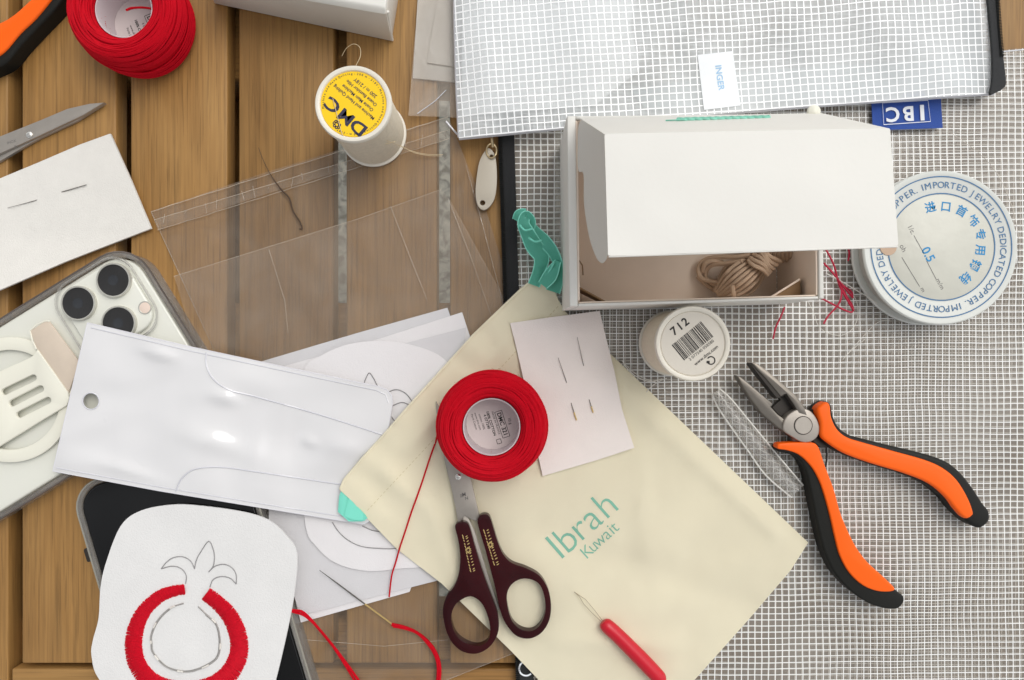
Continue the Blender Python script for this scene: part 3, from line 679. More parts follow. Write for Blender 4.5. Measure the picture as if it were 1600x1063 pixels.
# ------------------------------------------------------------ left scissors
sc = thing('scissors', 'steel scissor blades pointing right at the left edge above the white felt', 'scissors', P(40, 215, 0), 'pairs of scissors')
solid('blade', [(-60, 238), (0, 213), (60, 189), (105, 170), (140, 162), (163, 160), (130, 180), (62, 212), (0, 240), (-60, 268)], 2.3, 3.9, STEEL, sc, .35, 2)
solid('blade', [(-60, 250), (0, 222), (62, 200), (120, 175), (164, 161), (120, 189), (62, 216), (40, 228), (0, 252), (-60, 282)], .5, 2.2, STEEL, sc, .35, 2)
fin(lathe(bmesh.new(), P(46, 211, 3.9), [(1.7, 0), (1.7, .4), (1.1, .9), (0, 1.0)], 32), 'pivot_screw', mat('bright_steel', '#d8d5cf', .2, metal=.8), sc)
bm = bmesh.new()
write(bm, 'INOX', 1.9, P(18, 222, 3.95), 17); write(bm, '|||', 1.6, P(24, 229, 3.95), 17); lettering(bm, INKG, sc)

def hb(u, v):
    # distance from the open end (line from (838,433) to (530,765)), in pixels
    d = ((u - 838) * .733 + (v - 433) * .680)
    z = 6.8 + 1.0 * math.exp(-(d / 120) ** 2) * noise.noise(Vector(((u * .68 - v * .73) / 30, d / 90, 2))) * 1.6 + nz(u, v, 120, 1.7, 31) + nz(u * .7 + v * .7, (v * .7 - u * .7) * .35, 42, 1.3, 33) + nz(u, v, 26, .25, 7)
    for (x0, y0, x1, y1, am, sg) in ((970, 610, 1210, 832, 1.1, 13), (655, 760, 715, 905, 1.0, 12), (640, 700, 735, 590, .9, 9), (600, 740, 660, 790, .9, 8), (840, 830, 1180, 950, -1.0, 26), (1000, 720, 1010, 860, .8, 16), (870, 1000, 1050, 1010, .9, 14), (760, 500, 815, 560, .9, 8)):
        ex, ey = x1 - x0, y1 - y0; t = max(0, min(1, ((u - x0) * ex + (v - y0) * ey) / (ex * ex + ey * ey))); z += am * math.exp(-(((u - x0 - ex * t) ** 2 + (v - y0 - ey * t) ** 2) / sg ** 2))
    z += 1.0 * (1 - min(1, max(0, (d - 42) / 6))) - .5 * math.exp(-((d - 44) / 4) ** 2)
    left = min(1, max(0, (700 - u) / 150)); z += 3.2 * left * min(1, max(0, (870 - v) / 60))
    ed = min(abs((u - 960) * .688 - (v - 559) * .725), 30) / 30
    return z - 1.6 * (1 - ed) ** 2
# ------------------------------------------------------------ yarn balls
def yarn_ball(label, uc, vc, zb, r_in, r_out, h, seed, texts):
    c = P(uc, vc, zb + h / 2); c.z = zb * MM
    t = thing('thread_ball', label, 'ball of thread', c, 'balls of red thread'); rn = random.Random(seed)
    bm = bmesh.new(); rc, hw, hh = (r_in + r_out) / 2, (r_out - r_in) / 2, h / 2
    def sec(q, grow=0.):
        cq, sq = math.cos(q), math.sin(q); e = .72
        return rc + (hw + grow) * math.copysign(abs(cq) ** e, cq), hh + (hh + grow) * math.copysign(abs(sq) ** e, sq)
    core = [sec(2 * math.pi * k / 40, -.35) for k in range(41)]
    lathe(bm, c, core, 72)
    n = 112
    for k in range(n):
        q0 = 2 * math.pi * k / n + rn.uniform(-.03, .03); ph1, ph2 = rn.uniform(0, 6.3), rn.uniform(0, 6.3); am = rn.uniform(.01, .07) if k % 6 else rn.uniform(.1, .3); g = rn.choice((-.05, 0, .05, .12, .25))
        am2 = rn.uniform(0, .05); pts = []
        for j in range(72):
            th = 2 * math.pi * j / 72
            r, z = sec(q0 + am * math.sin(th + ph1) + am2 * math.sin(3 * th + ph2), g + .35 * math.sin(th * 2 + ph2) * am * 6)
            pts.append(Vector((c.x + r * MM * math.cos(th), c.y + r * MM * math.sin(th), c.z + z * MM)))
        tube_pts(bm, pts, rn.uniform(.42, .52), 5, True)
    for k in range(160):
        th, q = rn.uniform(0, 6.283), rn.uniform(-.6, 3.3); r0, z0 = sec(q, .3); r1, z1 = sec(q + rn.uniform(-.1, .1), rn.uniform(.8, 1.7)); t2 = th + rn.uniform(-.09, .09); tm = (th + t2) / 2
        tube_pts(bm, [Vector((c.x + rr * MM * math.cos(a), c.y + rr * MM * math.sin(a), c.z + zz * MM)) for rr, zz, a in ((r0, z0, th), ((r0 + r1) / 2 + .2, (z0 + z1) / 2 + .2, tm), (r1, z1, t2))], .05, 3)
    fin(bm, 'thread_winding', RED, t)
    ri = r_in - .8
    fin(lathe(bmesh.new(), c, [(ri + .5, .2), (ri + .5, h * .82), (ri, h * .82), (ri, .3)], 64), 'cardboard_core', mat('core_white', '#cfc4c6', .6), t)
    fin(lathe(bmesh.new(), c, [(ri - .05, h * .22), (ri - 1., h * .2), (0, h * .2)], 64), 'label_disc', LABP, t)
    bm = bmesh.new(); zt_ = c.z + (h * .2 + .08) * MM
    for s, sz, dx, dy, ang, bold in texts:
        write(bm, s, sz, Vector((c.x + dx * MM, c.y + dy * MM, zt_)), ang, bold)
    return t, c, bm
bt, bc_, bm = yarn_ball('ball of red thread on the cotton bag, resting over the scissor blades', 769, 664, 9.4, 14., 26.2, 25, 1,
    [('Perlé Cotton', 1.5, -9.2, .5, -72, 0), ('www.dmc.com', 1.5, -7.4, .8, -72, 0), ('cotton 100%', 1.6, -5.4, .6, -72, 0), ('4 077240', 2.0, -2.9, .6, -72, .04), ('100% COTTON', 1.9, -.8, -.2, -72, .05), ('MADE IN FRANCE', 1.5, 1.6, 0, -72, 0), ('DMC 321', 3.0, 4.8, -.6, -72, .07), ('10 g', 2.0, 8.6, 1.0, -72, 0)])
z = 0
# printed frame round the brand and the small round mark
def frame_on(bm, c, dz, dx, dy, w, h, ang, th=.25):
    a = math.radians(ang); ux = Vector((math.cos(a), math.sin(a), 0)); uy = Vector((-math.sin(a), math.cos(a), 0)); o = Vector((c.x + dx * MM, c.y + dy * MM, dz))
    for (p, q, r, s) in ((0, h / 2, w, th), (0, -h / 2, w, th), (w / 2, 0, th, h), (-w / 2, 0, th, h)):
        bm.faces.new([bm.verts.new(o + ux * (p + i * r / 2) * MM + uy * (q + j * s / 2) * MM) for i, j in ((1, 1), (-1, 1), (-1, -1), (1, -1))])
frame_on(bm, bc_, bc_.z + 5.1 * MM, 4.8, -.6, 13.5, 3.6, -72)
frame_on(bm, bc_, bc_.z + 5.1 * MM, 3.2, -9.2, 2.2, 2.2, -72)
lettering(bm, INK, bt)
def tail_z(u, v): return hb(u, v) + .5 if v < 868 else 5.9
strand('thread_tail', [(690, 655, 24), (686, 668, 17)] + [(u, v, tail_z(u, v)) for u, v in cm([(681, 690), (672, 715), (660, 752), (651, 778), (643, 800), (634, 828), (625, 855), (618, 880), (612, 900), (608, 933)], 3)], .42, RED, bt)
bt2, bc2, bm = yarn_ball('ball of red thread on the bare wood at the top left', 208, 27, .3, 14.3, 27.4, 26, 5,
    [('Perlé Cotton', 1.6, -5.8, -5.8, -68, 0), ('www.dmc.com', 1.6, -3.8, -5.0, -68, 0), ('100% COTTON', 1.9, -.8, -3.6, -68, .05), ('4 077240', 1.8, 1.8, -2.4, -68, 0), ('DMC 321', 3.0, 5.8, -1.4, -68, .07)])
frame_on(bm, bc2, bc2.z + 5.3 * MM, 5.8, -1.4, 13.5, 3.8, -68)
lettering(bm, INK, bt2)
strand('thread_tail', [(198, 16, 20), (206, 13, 16), (222, 12, 14), (238, 14, 18)], .6, RED, bt2)

# ------------------------------------------------------------ upper left box, second pliers
bx = thing('cardboard_box', 'closed greyish white cardboard box cut off by the top edge of the photo', 'box', P(480, -30, 0), 'white cardboard boxes')
def hexa(bm, b4, t4):
    vb = [bm.verts.new(P(*p)) for p in b4]; vt = [bm.verts.new(P(*p)) for p in t4]
    bm.faces.new(vb); bm.faces.new(vt)
    for i in range(4): bm.faces.new((vb[i], vb[(i + 1) % 4], vt[(i + 1) % 4], vt[i]))
    return bm
bm = hexa(bmesh.new(), [(335, 6, .4), (612, 65, .4), (632, -60, .4), (355, -119, .4)], [(316, -28, 26), (604, 22, 26), (622, -100, 26), (334, -150, 26)])
bmesh.ops.recalc_face_normals(bm, faces=bm.faces); bmesh.ops.bevel(bm, geom=bm.edges[:], offset=.0006, segments=2, affect='EDGES', profile=.5)
fin(bm, 'box_body', CARDG, bx)
bm = hexa(bmesh.new(), [(316, -26, 26.3), (603, 24, 26.3), (622, -100, 26.3), (334, -150, 26.3)], [(314, -36, 29), (602, 12, 29), (621, -110, 29), (333, -160, 29)])
bmesh.ops.recalc_face_normals(bm, faces=bm.faces); bmesh.ops.bevel(bm, geom=bm.edges[:], offset=.0008, segments=2, affect='EDGES', profile=.5)
fin(bm, 'lid', CARD, bx)
strand('folded_edge', [(606, 18, 25.5), (609, 40, 12), (613, 63, 1)], .7, CARD, bx, smooth=0)
pb = thing('pliers', 'orange and black plier handle reaching in at the top left corner', 'pliers', P(40, 30, 0), 'pliers with orange handles')
solid('black_grip', cm([(-60, 128), (-20, 112), (8, 98), (30, 72), (60, 40), (85, 14), (105, -12), (140, -60), (110, -66), (72, -20), (45, 8), (0, 40), (-60, 70)], 4, True), .4, 9, BLK, pb, 1.6, 3)
solid('orange_inlay', cm([(-60, 108), (-15, 92), (6, 80), (30, 52), (55, 28), (78, 0), (92, -20), (125, -62), (100, -66), (70, -22), (44, 2), (10, 30), (-60, 65)], 4, True), 8.5, 10.2, ORA, pb, 1.1, 3)

# ------------------------------------------------------------ thread spools
def spool(label, uc, vc, seed, h=46.5, rt=17.2, zb=.4):
    c = P(uc, vc, zb + h); c.z = zb * MM
    t = thing('thread_spool', label, 'spool of thread', c, 'spools of cream thread')
    fin(lathe(bmesh.new(), c, [(rt - 1.5, 0), (rt - .4, .3), (rt, 1.2), (rt, 2.2), (rt - .6, 2.8), (rt - 2, 3)], 80), 'bottom_flange', PLW, t)
    bm = bmesh.new(); prof = [(rt - 2.2, 2.8), (rt - 1.0, 4)]
    n = 90
    for k in range(n):
        z = 4 + (h - 8.2) * k / n; prof += [(rt - 1.05, z), (rt - .85, z + (h - 8.2) / n * .5)]
    prof += [(rt - 1.0, h - 4), (rt - 2.2, h - 2.9)]
    fin(lathe(bm, c, prof, 80), 'thread_winding', THREADW, t, angle=90)
    fin(lathe(bmesh.new(), c, [(rt - 2, h - 3.1), (rt - .5, h - 2.9), (rt + .25, h - 2.2), (rt + .25, h - .8), (rt - .2, h), (rt - 1.1, h + .1), (rt - 1.9, h - .2), (rt - 2.3, h - 1.0)], 80), 'top_flange', PLW, t)
    return t, c, h
rt = 17.2
y1, c1, h1 = spool('thread spool with a yellow top label standing on the wood', 551.5, 162, 1)
fin(lathe(bmesh.new(), c1, [(rt - 2.3, h1 - 1.0), (rt - 2.5, h1 - .7), (0, h1 - .7)], 64), 'yellow_label', YEL, y1)
bm = bmesh.new(); zt2 = h1 + .4 - .62
write(bm, 'D', 8.0, P(560.5, 199, zt2), 140, .2, 1.3); write(bm, 'M', 8.0, P(541, 182.5, zt2), 140, .18, 1.2); write(bm, 'C', 8.0, P(520, 164, zt2), 140, .2, 1.3)
for s, u, v, sz in (('Machine and Hand Quilting', 553, 160, 2.15), ('Ouate Main Machine', 559, 153, 2.15), ('Ouate Bastidor Hilo', 565, 145.5, 2.15), ('200 m / 218Y', 571, 137.5, 2.35)):
    write(bm, s, sz, P(u, v, zt2), 140, .03)
def ring_text(bm, s, size, c, r, a0, z, span, bold=0., clockwise=True):
    ws = [.35 if ch in ' .-iIl' else (.95 if ch in 'MWmw' else .7) for ch in s]; tot = sum(ws); acc = 0
    for ch, w in zip(s, ws):
        a = a0 - (acc + w / 2) / tot * span; acc += w
        if ch != ' ': write(bm, ch, size, Vector((c.x + r * MM * math.cos(math.radians(a)), c.y + r * MM * math.sin(math.radians(a)), z * MM)), a - 90, bold)
ring_text(bm, 'Machine and Hand Quilting - 200 m - 218Y - Machine and Hand Quilting - 200 m - 218Y - ', 1.3, c1, rt - 3.5, 190, zt2, 320, .02)
# small printed flower mark
for k in range(7):
    a = k * .9; write(bm, 'o', 2.6, P(526 + 4.5 * math.cos(a), 195 + 4.5 * math.sin(a), zt2), k * 40, .1)
lettering(bm, INKN, y1)
bm = bmesh.new()
tube(bm, [(520, 154, 47), (523, 166, 47), (528, 185, 47), (534, 208, 47), (540, 217, 45), (552, 224, 38), (575, 229, 30), (600, 226, 26), (618, 221, 24)], .17, 5)
tube(bm, [(540, 217, 45), (565, 222, 36), (590, 217, 30), (610, 222, 26), (640, 235, 6), (665, 241, 3), (692, 242, 3)], .13, 5)
tube(bm, [(556, 103, 44), (563, 88, 42), (562, 74, 40), (552, 69, 40), (541, 76, 38), (534, 88, 36)], .13, 5)
tube(bm, [(625, 227, 10), (645, 238, 5), (668, 243, 2.5), (690, 244, 2.5)], .13, 5)
fin(bm, 'thread_tail', mat('raw_cream_thread', '#cdb995', .6), y1)
y2, c2, h2 = spool('thread spool with printed bar code top, on the grid pouch against the white box', 1083, 537, 2, 43.5, 16.8, 4.0)
rt = 16.8
fin(lathe(bmesh.new(), c2, [(rt - 2.3, h2 - 1.0), (rt - 2.5, h2 - .7), (0, h2 - .7)], 64), 'printed_label', mat('cream_label', '#dad3c6', .5, var=.03), y2)
bm = bmesh.new(); z2 = h2 + 4.0 - .62
for ch, u, v in (('7', 1053.5, 518), ('1', 1062.5, 510.5), ('2', 1071, 503.5)): write(bm, ch, 5.2, P(u, v, z2), 37, .12)
e1, e2 = Vector((.775, -.632)), Vector((.632, .775)); rn = random.Random(12); s = 0; o0 = Vector((1049.5, 539.5))
while s < 59:
    w = rn.choice((.7, .7, 1.2, 1.9)); L_ = 31
    cxy = o0 + e1 * (s + w / 2) + e2 * L_ / 2
    rect(bm, cxy.x, cxy.y, w, L_, tuple(e1), z2); s += w + rn.choice((.7, .7, 1.1, 1.6))
write(bm, '3 077540 058580', 2.0, P(1096, 547.5, z2), 39, .0); write(bm, 'www.dmc.com', 2.2, P(1103.5, 555.5, z2), 39, .03)
line2(bm, [(1111 + 6 * math.cos(t), 563.5 + 6 * math.sin(t)) for t in [math.radians(-150 + 290 * k / 20) for k in range(21)]], 2.0, z2)
rect(bm, 1106.5, 566, 5, 4, (1, 0), z2)
lettering(bm, INK, y2)
bm = bmesh.new()
tube(bm, [(972, 563, 6.5), (980, 576, 6.5), (995, 589, 6), (1015, 596, 6), (1035, 592, 8)], .25, 5)
tube(bm, [(1010, 613, 6), (1018, 604, 6), (1032, 595, 7), (1042, 591, 8)], .22, 5)
tube(bm, [(975, 568, 6.2), (992, 583, 6.2), (1008, 592, 6.2), (1028, 598, 7)], .18, 5)
fin(bm, 'thread_tail', WHITET, y2)

# ------------------------------------------------------------ drawstring bag
bag = thing('drawstring_bag', 'cream cotton drawstring bag with green lettering, spread diagonally across the centre', 'cloth bag', P(900, 760, 4))
bo = [(838, 433), (852, 437), (864, 449), (873, 470), (884, 488), (920, 522), (960, 559), (1110, 702), (1263, 848), (1235, 892), (1170, 968), (1085, 1063), (1045, 1112), (870, 1112), (842, 1063), (800, 1019), (745, 965), (690, 912), (620, 858), (575, 812), (552, 785), (530, 765), (538, 748), (566, 715), (600, 678), (640, 632), (680, 588), (740, 522), (790, 474), (815, 450)]
sheet('cloth_body', bo, hb, COTTON, bag, 8, .9)
strand('folded_hem', [(u, v, hb(u, v) - .35) for u, v in dens([(838, 434), (815, 452), (790, 476), (740, 524), (680, 590), (640, 634), (600, 680), (566, 717), (538, 750), (532, 764)], 8, False)], .75, COTTON, bag, smooth=0)
bm = bmesh.new()
for k in range(60):
    t = k / 60; u, v = 872 + (572 - 872) * t, 479 + (800 - 479) * t
    u2, v2 = u - 3.0, v + 3.2
    tube(bm, [(u, v, hb(u, v) + .1), (u2, v2, hb(u2, v2) + .1)], .13, 4, smooth=0)
fin(bm, 'hem_stitches', mat('cream_stitch', '#d3c69d', .8), bag)
side = [(600 + (800 - 600) * k / 12, 842 + (1026 - 842) * k / 12) for k in range(13)]
bm = bmesh.new()
ang = 42
def bagtext(s, size, u0, v0, u1, v1, bold):
    n = len(s); 
    ws = [{'I': .4, 'b': 1, 'r': .62, 'a': 1, 'h': .95, 'K': .9, 'u': .9, 'w': 1.2, 'i': .45, 't': .6}[c] for c in s]; tot = sum(ws); acc = 0
    for ch, w in zip(s, ws):
        f = (acc + w / 2) / tot; acc += w; u, v = u0 + (u1 - u0) * f, v0 + (v1 - v0) * f
        zz = max(hb(u + dx, v + dy) for dx in (-8, 0, 8) for dy in (-8, 0, 8)) + .12
        write(bm, ch, size, P(u, v, zz), math.degrees(math.atan2(v0 - v1, u1 - u0)), bold)
bagtext('Ibrah', 20.5, 864, 862, 958, 780, -.2)
bagtext('Kuwait', 8.8, 913, 867, 963, 821, -.06)
drape(bm, hb, .12)
lettering(bm, INKT, bag)
# ribbon of the bag
def hr(u, v, s=0): return 9.5 + 1.6 * math.sin((u + v * .6) / 9 + s)
def strip(name, pts, m, parent, thick=.35):
    bm = bmesh.new(); q = cm(pts, 7); rows = []
    for i, (u, v, z, hw, roll) in enumerate(q):
        a, b = q[max(i - 1, 0)], q[min(i + 1, len(q) - 1)]; dx, dy = b[0] - a[0], b[1] - a[1]; l = math.hypot(dx, dy) or 1; c_, s_ = math.cos(math.radians(roll)), math.sin(math.radians(roll))
        rows.append([bm.verts.new(P(u - dy / l * hw * f * c_, v + dx / l * hw * f * c_, z + hw / 3 * f * s_ + .25 * (1 - f * f))) for f in (-1, -.86, -.5, 0, .5, .86, 1)])
    for A, B in zip(rows, rows[1:]):
        for k in range(6): bm.faces.new((A[k], A[k + 1], B[k + 1], B[k]))
    edge = [[r_[k].co.copy() for r_ in rows] for k in (0, -1)]
    bmesh.ops.solidify(bm, geom=bm.faces[:], thickness=thick * MM)
    o = fin(bm, name, m, parent, angle=50)
    bm = bmesh.new()
    for e_ in edge: tube_pts(bm, e_, .3, 5)
    fin(bm, 'selvedge', mat('ribbon_selvedge', '#8fe6d2', .6) if 'ribbon_selvedge' not in MATS else MATS['ribbon_selvedge'], o)
    return o
strip('ribbon', [(864, 456, 7.5, 11, 10), (870, 436, 10, 11, 25), (872, 414, 12, 11, 50), (864, 394, 13, 10, 35), (850, 377, 13, 10, 10), (836, 366, 12, 11, -15), (824, 352, 12.5, 11, -25), (816, 340, 13, 9, 10)], TEAL, bag)
strip('ribbon', [(834, 446, 7.5, 9, -5), (842, 424, 10, 10, -25), (846, 402, 11.5, 12, -12), (834, 384, 13, 13, 12), (825, 366, 15, 12, 25), (818, 350, 16, 9, 10), (822, 337, 16, 8, -25), (830, 346, 15, 7, -20), (828, 360, 14, 6, 0)], TEAL, bag)
strip('ribbon', [(848, 446, 10.5, 8, 12), (860, 430, 13.5, 11, 18), (872, 408, 14.5, 7, 50)], TEAL, bag)
for q in ([(846, 442, 9.5), (858, 425, 13), (866, 410, 15)], [(826, 372, 16.5), (836, 378, 17), (846, 376, 16)], [(812, 352, 17), (820, 360, 17.5), (832, 358, 16.5)]):
    strand('ribbon_fold', q, .55, TEAL, bag)
strip('ribbon', [(805, 344, 13, 5, 30), (811, 335, 15.5, 7, 10), (822, 334, 16.5, 7, -10)], TEAL, bag)
sheet('ribbon', [(534, 765), (548, 778), (574, 810), (566, 815), (545, 815), (528, 800), (530, 775)], lambda u, v: 9.8 + .5 * math.sin(u / 6), TEAL, bag, 5, .5)
sheet('ribbon', [(545, 778), (572, 806), (570, 814), (548, 812), (538, 806)], lambda u, v: 10.8 - (u - 538) * .03, TEAL, bag, 5, .4)

# ------------------------------------------------------------ felt with needles on the bag
def hf2(u, v): return hb(u, v) * .25 + 7.3 + nz(u, v, 60, .3, 2) + 1.2 * math.exp(-((v - 600) / 25) ** 2)
f2 = sheet('felt_square', [(797, 505), (860, 496), (937, 486), (945, 520), (960, 580), (972, 640), (991, 700), (930, 720), (848, 744), (838, 700), (822, 610), (806, 540)], hf2, mat('pinkish_white_felt', '#e6ddd7', .9, var=.03, vscale=120, bump=.5, bscale=1500), None, 10, 1.0)
tag(f2, 'pinkish white felt rectangle with needles, on the cotton bag beside the red ball', 'felt', 'felt squares holding needles')
for lab, a, b, c, d in (('steel needle through the pinkish felt, the one nearer the red ball', (872, 559), (884, 594), (893, 632), (901, 657)), ('steel needle through the pinkish felt, the one nearer the box corner side', (902, 527), (911, 568), (921, 626), (927, 645))):
    nn = thing('sewing_needle', lab, 'needle', P(a[0], a[1], 8), 'sewing needles')
    strand('needle_shaft', [(*a, hf2(*a) + .7), (*b, hf2(*b) + .25), (b[0] + 2, b[1] + 8, hf2(*b) - .6), (c[0] - 2, c[1] - 8, hf2(*c) - .6), (*c, hf2(*c) + .2), ((c[0] + d[0]) / 2, (c[1] + d[1]) / 2, hf2(*c) + .4)], [.1, .19, .22, .22, .22, .22], NEEDLE, nn, smooth=3)
    strand('needle_eye', [((c[0] + d[0]) / 2, (c[1] + d[1]) / 2, hf2(*c) + .4), (*d, hf2(*d) + .6)], .34, GOLD, nn, smooth=0)

# ------------------------------------------------------------ scissors on the bag
s2 = thing('scissors', 'small scissors with burgundy handles and gilt flowers, under the red thread ball', 'scissors', P(735, 800, 7), 'pairs of scissors')
solid('blade', [(681, 627), (688, 640), (702, 670), (722, 715), (735, 745), (743, 780), (749, 806), (745, 815), (736, 812), (726, 806), (716, 820), (712, 795), (702, 748), (690, 690), (682, 645)], 8.4, 9.8, STEEL, s2, .35, 2)
solid('blade', [(683, 640), (700, 700), (712, 760), (722, 800), (732, 810), (742, 830), (760, 890), (781, 952), (775, 957), (760, 935), (745, 890), (728, 830), (712, 790), (694, 720)], 7.6, 8.3, STEEL, s2, .25, 2)
fin(lathe(bmesh.new(), P(716, 745, 9.8), [(1.5, 0), (1.5, .4), (1., .8), (0, .9)], 32), 'pivot_screw', MATS['bright_steel'], s2)
bm = bmesh.new(); write(bm, 'M', 2.6, P(725, 773, 9.86), 10, .05); write(bm, 'IIE', 2.0, P(721, 775, 9.86), -78, .0); write(bm, 'N', 2.2, P(729, 779, 9.86), 12, .05); lettering(bm, INKG, s2)
hl = cm([(711, 824), (714, 818), (722, 816), (730, 818), (735, 828), (741, 850), (750, 880), (760, 910), (772, 943), (778, 962), (779, 985), (771, 1004), (757, 1017), (740, 1022), (720, 1017), (704, 1001), (695, 978), (692, 952), (698, 932), (710, 915), (717, 895), (719, 870), (716, 845)], 4, True)
hlh = cm([(717, 940), (735, 932), (751, 941), (761, 960), (766, 984), (762, 1002), (746, 1010), (726, 1004), (711, 990), (705, 968), (708, 952)], 4, True)
hr_ = cm([(746, 815), (750, 806), (758, 804), (765, 808), (771, 825), (777, 845), (786, 866), (800, 880), (822, 888), (843, 900), (856, 920), (861, 945), (858, 970), (846, 989), (828, 998), (809, 995), (796, 983), (786, 967), (780, 948), (774, 920), (765, 885), (757, 855), (750, 832)], 4, True)
hrh = cm([(799, 914), (814, 905), (831, 906), (844, 915), (851, 935), (852, 956), (845, 975), (832, 986), (815, 984), (801, 972), (794, 952), (792, 930)], 4, True)
solid('handle', hl, 7.6, 12.0, BURG, s2, 1.35, 4, holes=[hlh], angle=60)
solid('handle', hr_, 7.6, 12.0, BURG, s2, 1.35, 4, holes=[hrh], angle=60)
def flowers(path, seed):
    rn = random.Random(seed); bm = bmesh.new(); z = 12.08
    def leaf(u, v, l, w, a):
        bm.faces.new([bm.verts.new(P(u + l * math.cos(t) * math.cos(a) - w * math.sin(t) * math.sin(a), v + l * math.cos(t) * math.sin(a) + w * math.sin(t) * math.cos(a), z)) for t in (2 * math.pi * k / 10 for k in range(10))])
    pp = cm(path, 6)
    for i, (u, v) in enumerate(pp[::2]):
        for sgn in (-1, 1):
            leaf(u + sgn * 2.9, v + rn.uniform(-.5, .5), rn.uniform(1.8, 2.5), .75, math.radians(-90 + 40 * sgn + 15))
    cu, cv = pp[len(pp) * 2 // 5]
    for k in range(9):
        a = k * .7; leaf(cu + .8 + 3.2 * math.cos(a), cv + 3.4 * math.sin(a), 2.0, .8, a + .8)
    for f in bm.faces:
        f.normal_update()
        if f.normal.z < 0: f.normal_flip()
    fin(bm, 'gilt_flowers', GOLD, s2, smooth=False, recalc=False)
flowers([(726, 838), (729, 850), (732, 865), (735, 878), (738, 892)], 1)
flowers([(759, 829), (763, 842), (767, 856), (771, 868), (775, 882)], 2)

# ------------------------------------------------------------ open white box
ob = thing('cardboard_box', 'open white cardboard box with its lid folded up, holding a hank of beige yarn', 'box', P(1085, 350, 4), 'white cardboard boxes')
ZR = 51.; ZB = 4.4
oc = [(886, 181), (890, 479), (1288, 467), (1284, 177)]
ic = [(900, 190), (903, 474.5), (1280, 463), (1276, 186)]
def wpt(u, v, zr, z): p = P(u, v, zr); p.z = z * MM; return p
def wall(name, a, b, c, d, m, z0=ZB, z1=ZR):
    bm = bmesh.new(); vt = [bm.verts.new(wpt(*p, ZR, z1)) for p in (a, b, c, d)]; vb = [bm.verts.new(wpt(*p, ZR, z0)) for p in (a, b, c, d)]
    bm.faces.new(vt); bm.faces.new(vb)
    for i in range(4): bm.faces.new((vt[i], vt[(i + 1) % 4], vb[(i + 1) % 4], vb[i]))
    bmesh.ops.recalc_face_normals(bm, faces=bm.faces)
    bmesh.ops.bevel(bm, geom=[e for e in bm.edges if all(v.co.z > (z1 - 1) * MM for v in e.verts)], offset=.0006, segments=3, affect='EDGES', profile=.5)
    return fin(bm, name, m, ob)
def lerp(p, q, t): return (p[0] + (q[0] - p[0]) * t, p[1] + (q[1] - p[1]) * t)
wall('side_wall', oc[0], oc[1], (903, 478.6), (899.5, 181), CARD)
wall('front_wall', (903.6, 474.3), (903.6, 478.9), (1279, 467.3), (1279, 463), CARD)
wall('side_wall', (1280, 466.9), oc[2], oc[3], (1276, 177), CARD)
wall('back_wall', (900, 181.2), (900, 186), (1275.5, 182), (1275.5, 177.4), CARD)
# beige inner faces: lining sheets just inside the walls
wall('inner_lining', (903.9, 471.6), (903.9, 473.9), (1278, 462.4), (1278, 460.2), KRAFT, ZB, ZR - 1.5)
wall('inner_lining', (1276.6, 186), (1279.2, 462), (1277.6, 462.2), (1275, 186), KRAFT, ZB + .4, ZR - 1.2)
wall('inner_lining', (900.5, 186), (902, 186), (905.5, 471), (904.2, 471.2), KRAFT, ZB + .4, ZR - 1.2)
wall('inner_lining', (902.6, 187), (902.6, 189), (1274, 185), (1274, 183), KRAFT, ZB, ZR - 1.5)
wall('box_floor', (903, 187), (906, 471), (1276, 461), (1273, 184), KRAFT, ZB + .3, ZB + 1.2)
# folded corner flaps
def plate(name, corners, th, m, parent):
    bm = bmesh.new(); vs = [P(*p) for p in corners]; n = (vs[1] - vs[0]).cross(vs[2] - vs[0]).normalized() * th * MM
    A = [bm.verts.new(v) for v in vs]; B = [bm.verts.new(v - n) for v in vs]; bm.faces.new(A); bm.faces.new(B)
    for i in range(len(A)): bm.faces.new((A[i], A[(i + 1) % len(A)], B[(i + 1) % len(A)], B[i]))
    bmesh.ops.recalc_face_normals(bm, faces=bm.faces)
    bmesh.ops.bevel(bm, geom=bm.edges[:], offset=th * .3 * MM, segments=2, affect='EDGES', profile=.5)
    return fin(bm, name, m, parent)
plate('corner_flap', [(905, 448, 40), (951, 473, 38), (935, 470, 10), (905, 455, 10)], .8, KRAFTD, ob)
plate('corner_flap', [(1196, 468, 38), (1249, 435, 41), (1249, 440, 14), (1205, 462, 14)], .9, KRAFT, ob)
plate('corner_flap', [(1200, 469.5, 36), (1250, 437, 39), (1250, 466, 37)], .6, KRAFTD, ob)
strand('torn_cut', [(902, 403, 30), (910, 415, 28), (911, 430, 26)], .3, KRAFTD, ob, smooth=0)
# lid: hinged along the back, standing up and folded forward
lid = plate('lid_hinge_panel', [(905, 184, 51.6), (945, 210, 99), (1391, 201, 99), (1283, 176.5, 51.6)], .9, CARD, ob)
lp_ = cm([(944.5, 212), (946, 209.8), (949, 209.2)], 2) + dens([(949, 209.2), (1388, 200.6)], 20, False) + [(1391, 203)] + dens([(1391, 203), (1403.6, 381)], 20, False) + [(1402, 384.2)] + dens([(1400, 384.4), (953, 400)], 20, False) + [(950.4, 398.5)] + dens([(950, 396), (944.6, 214)], 20, False)
sheet('lid_front_panel', lp_, lambda u, v: 100.2 + 3.4 * (v - 205) / 190 + .9 * math.sin((u - 945) / 450 * math.pi) * math.sin((v - 200) / 190 * math.pi) + nz(u, v, 80, .35, 4), CARD, ob, 14, 1.4)
plate('folded_lip', [(951, 400, 103.6), (1403, 384.2, 103.6), (1403, 384.6, 98), (951, 400.4, 98)], .6, CARD, ob)
bm = bmesh.new()
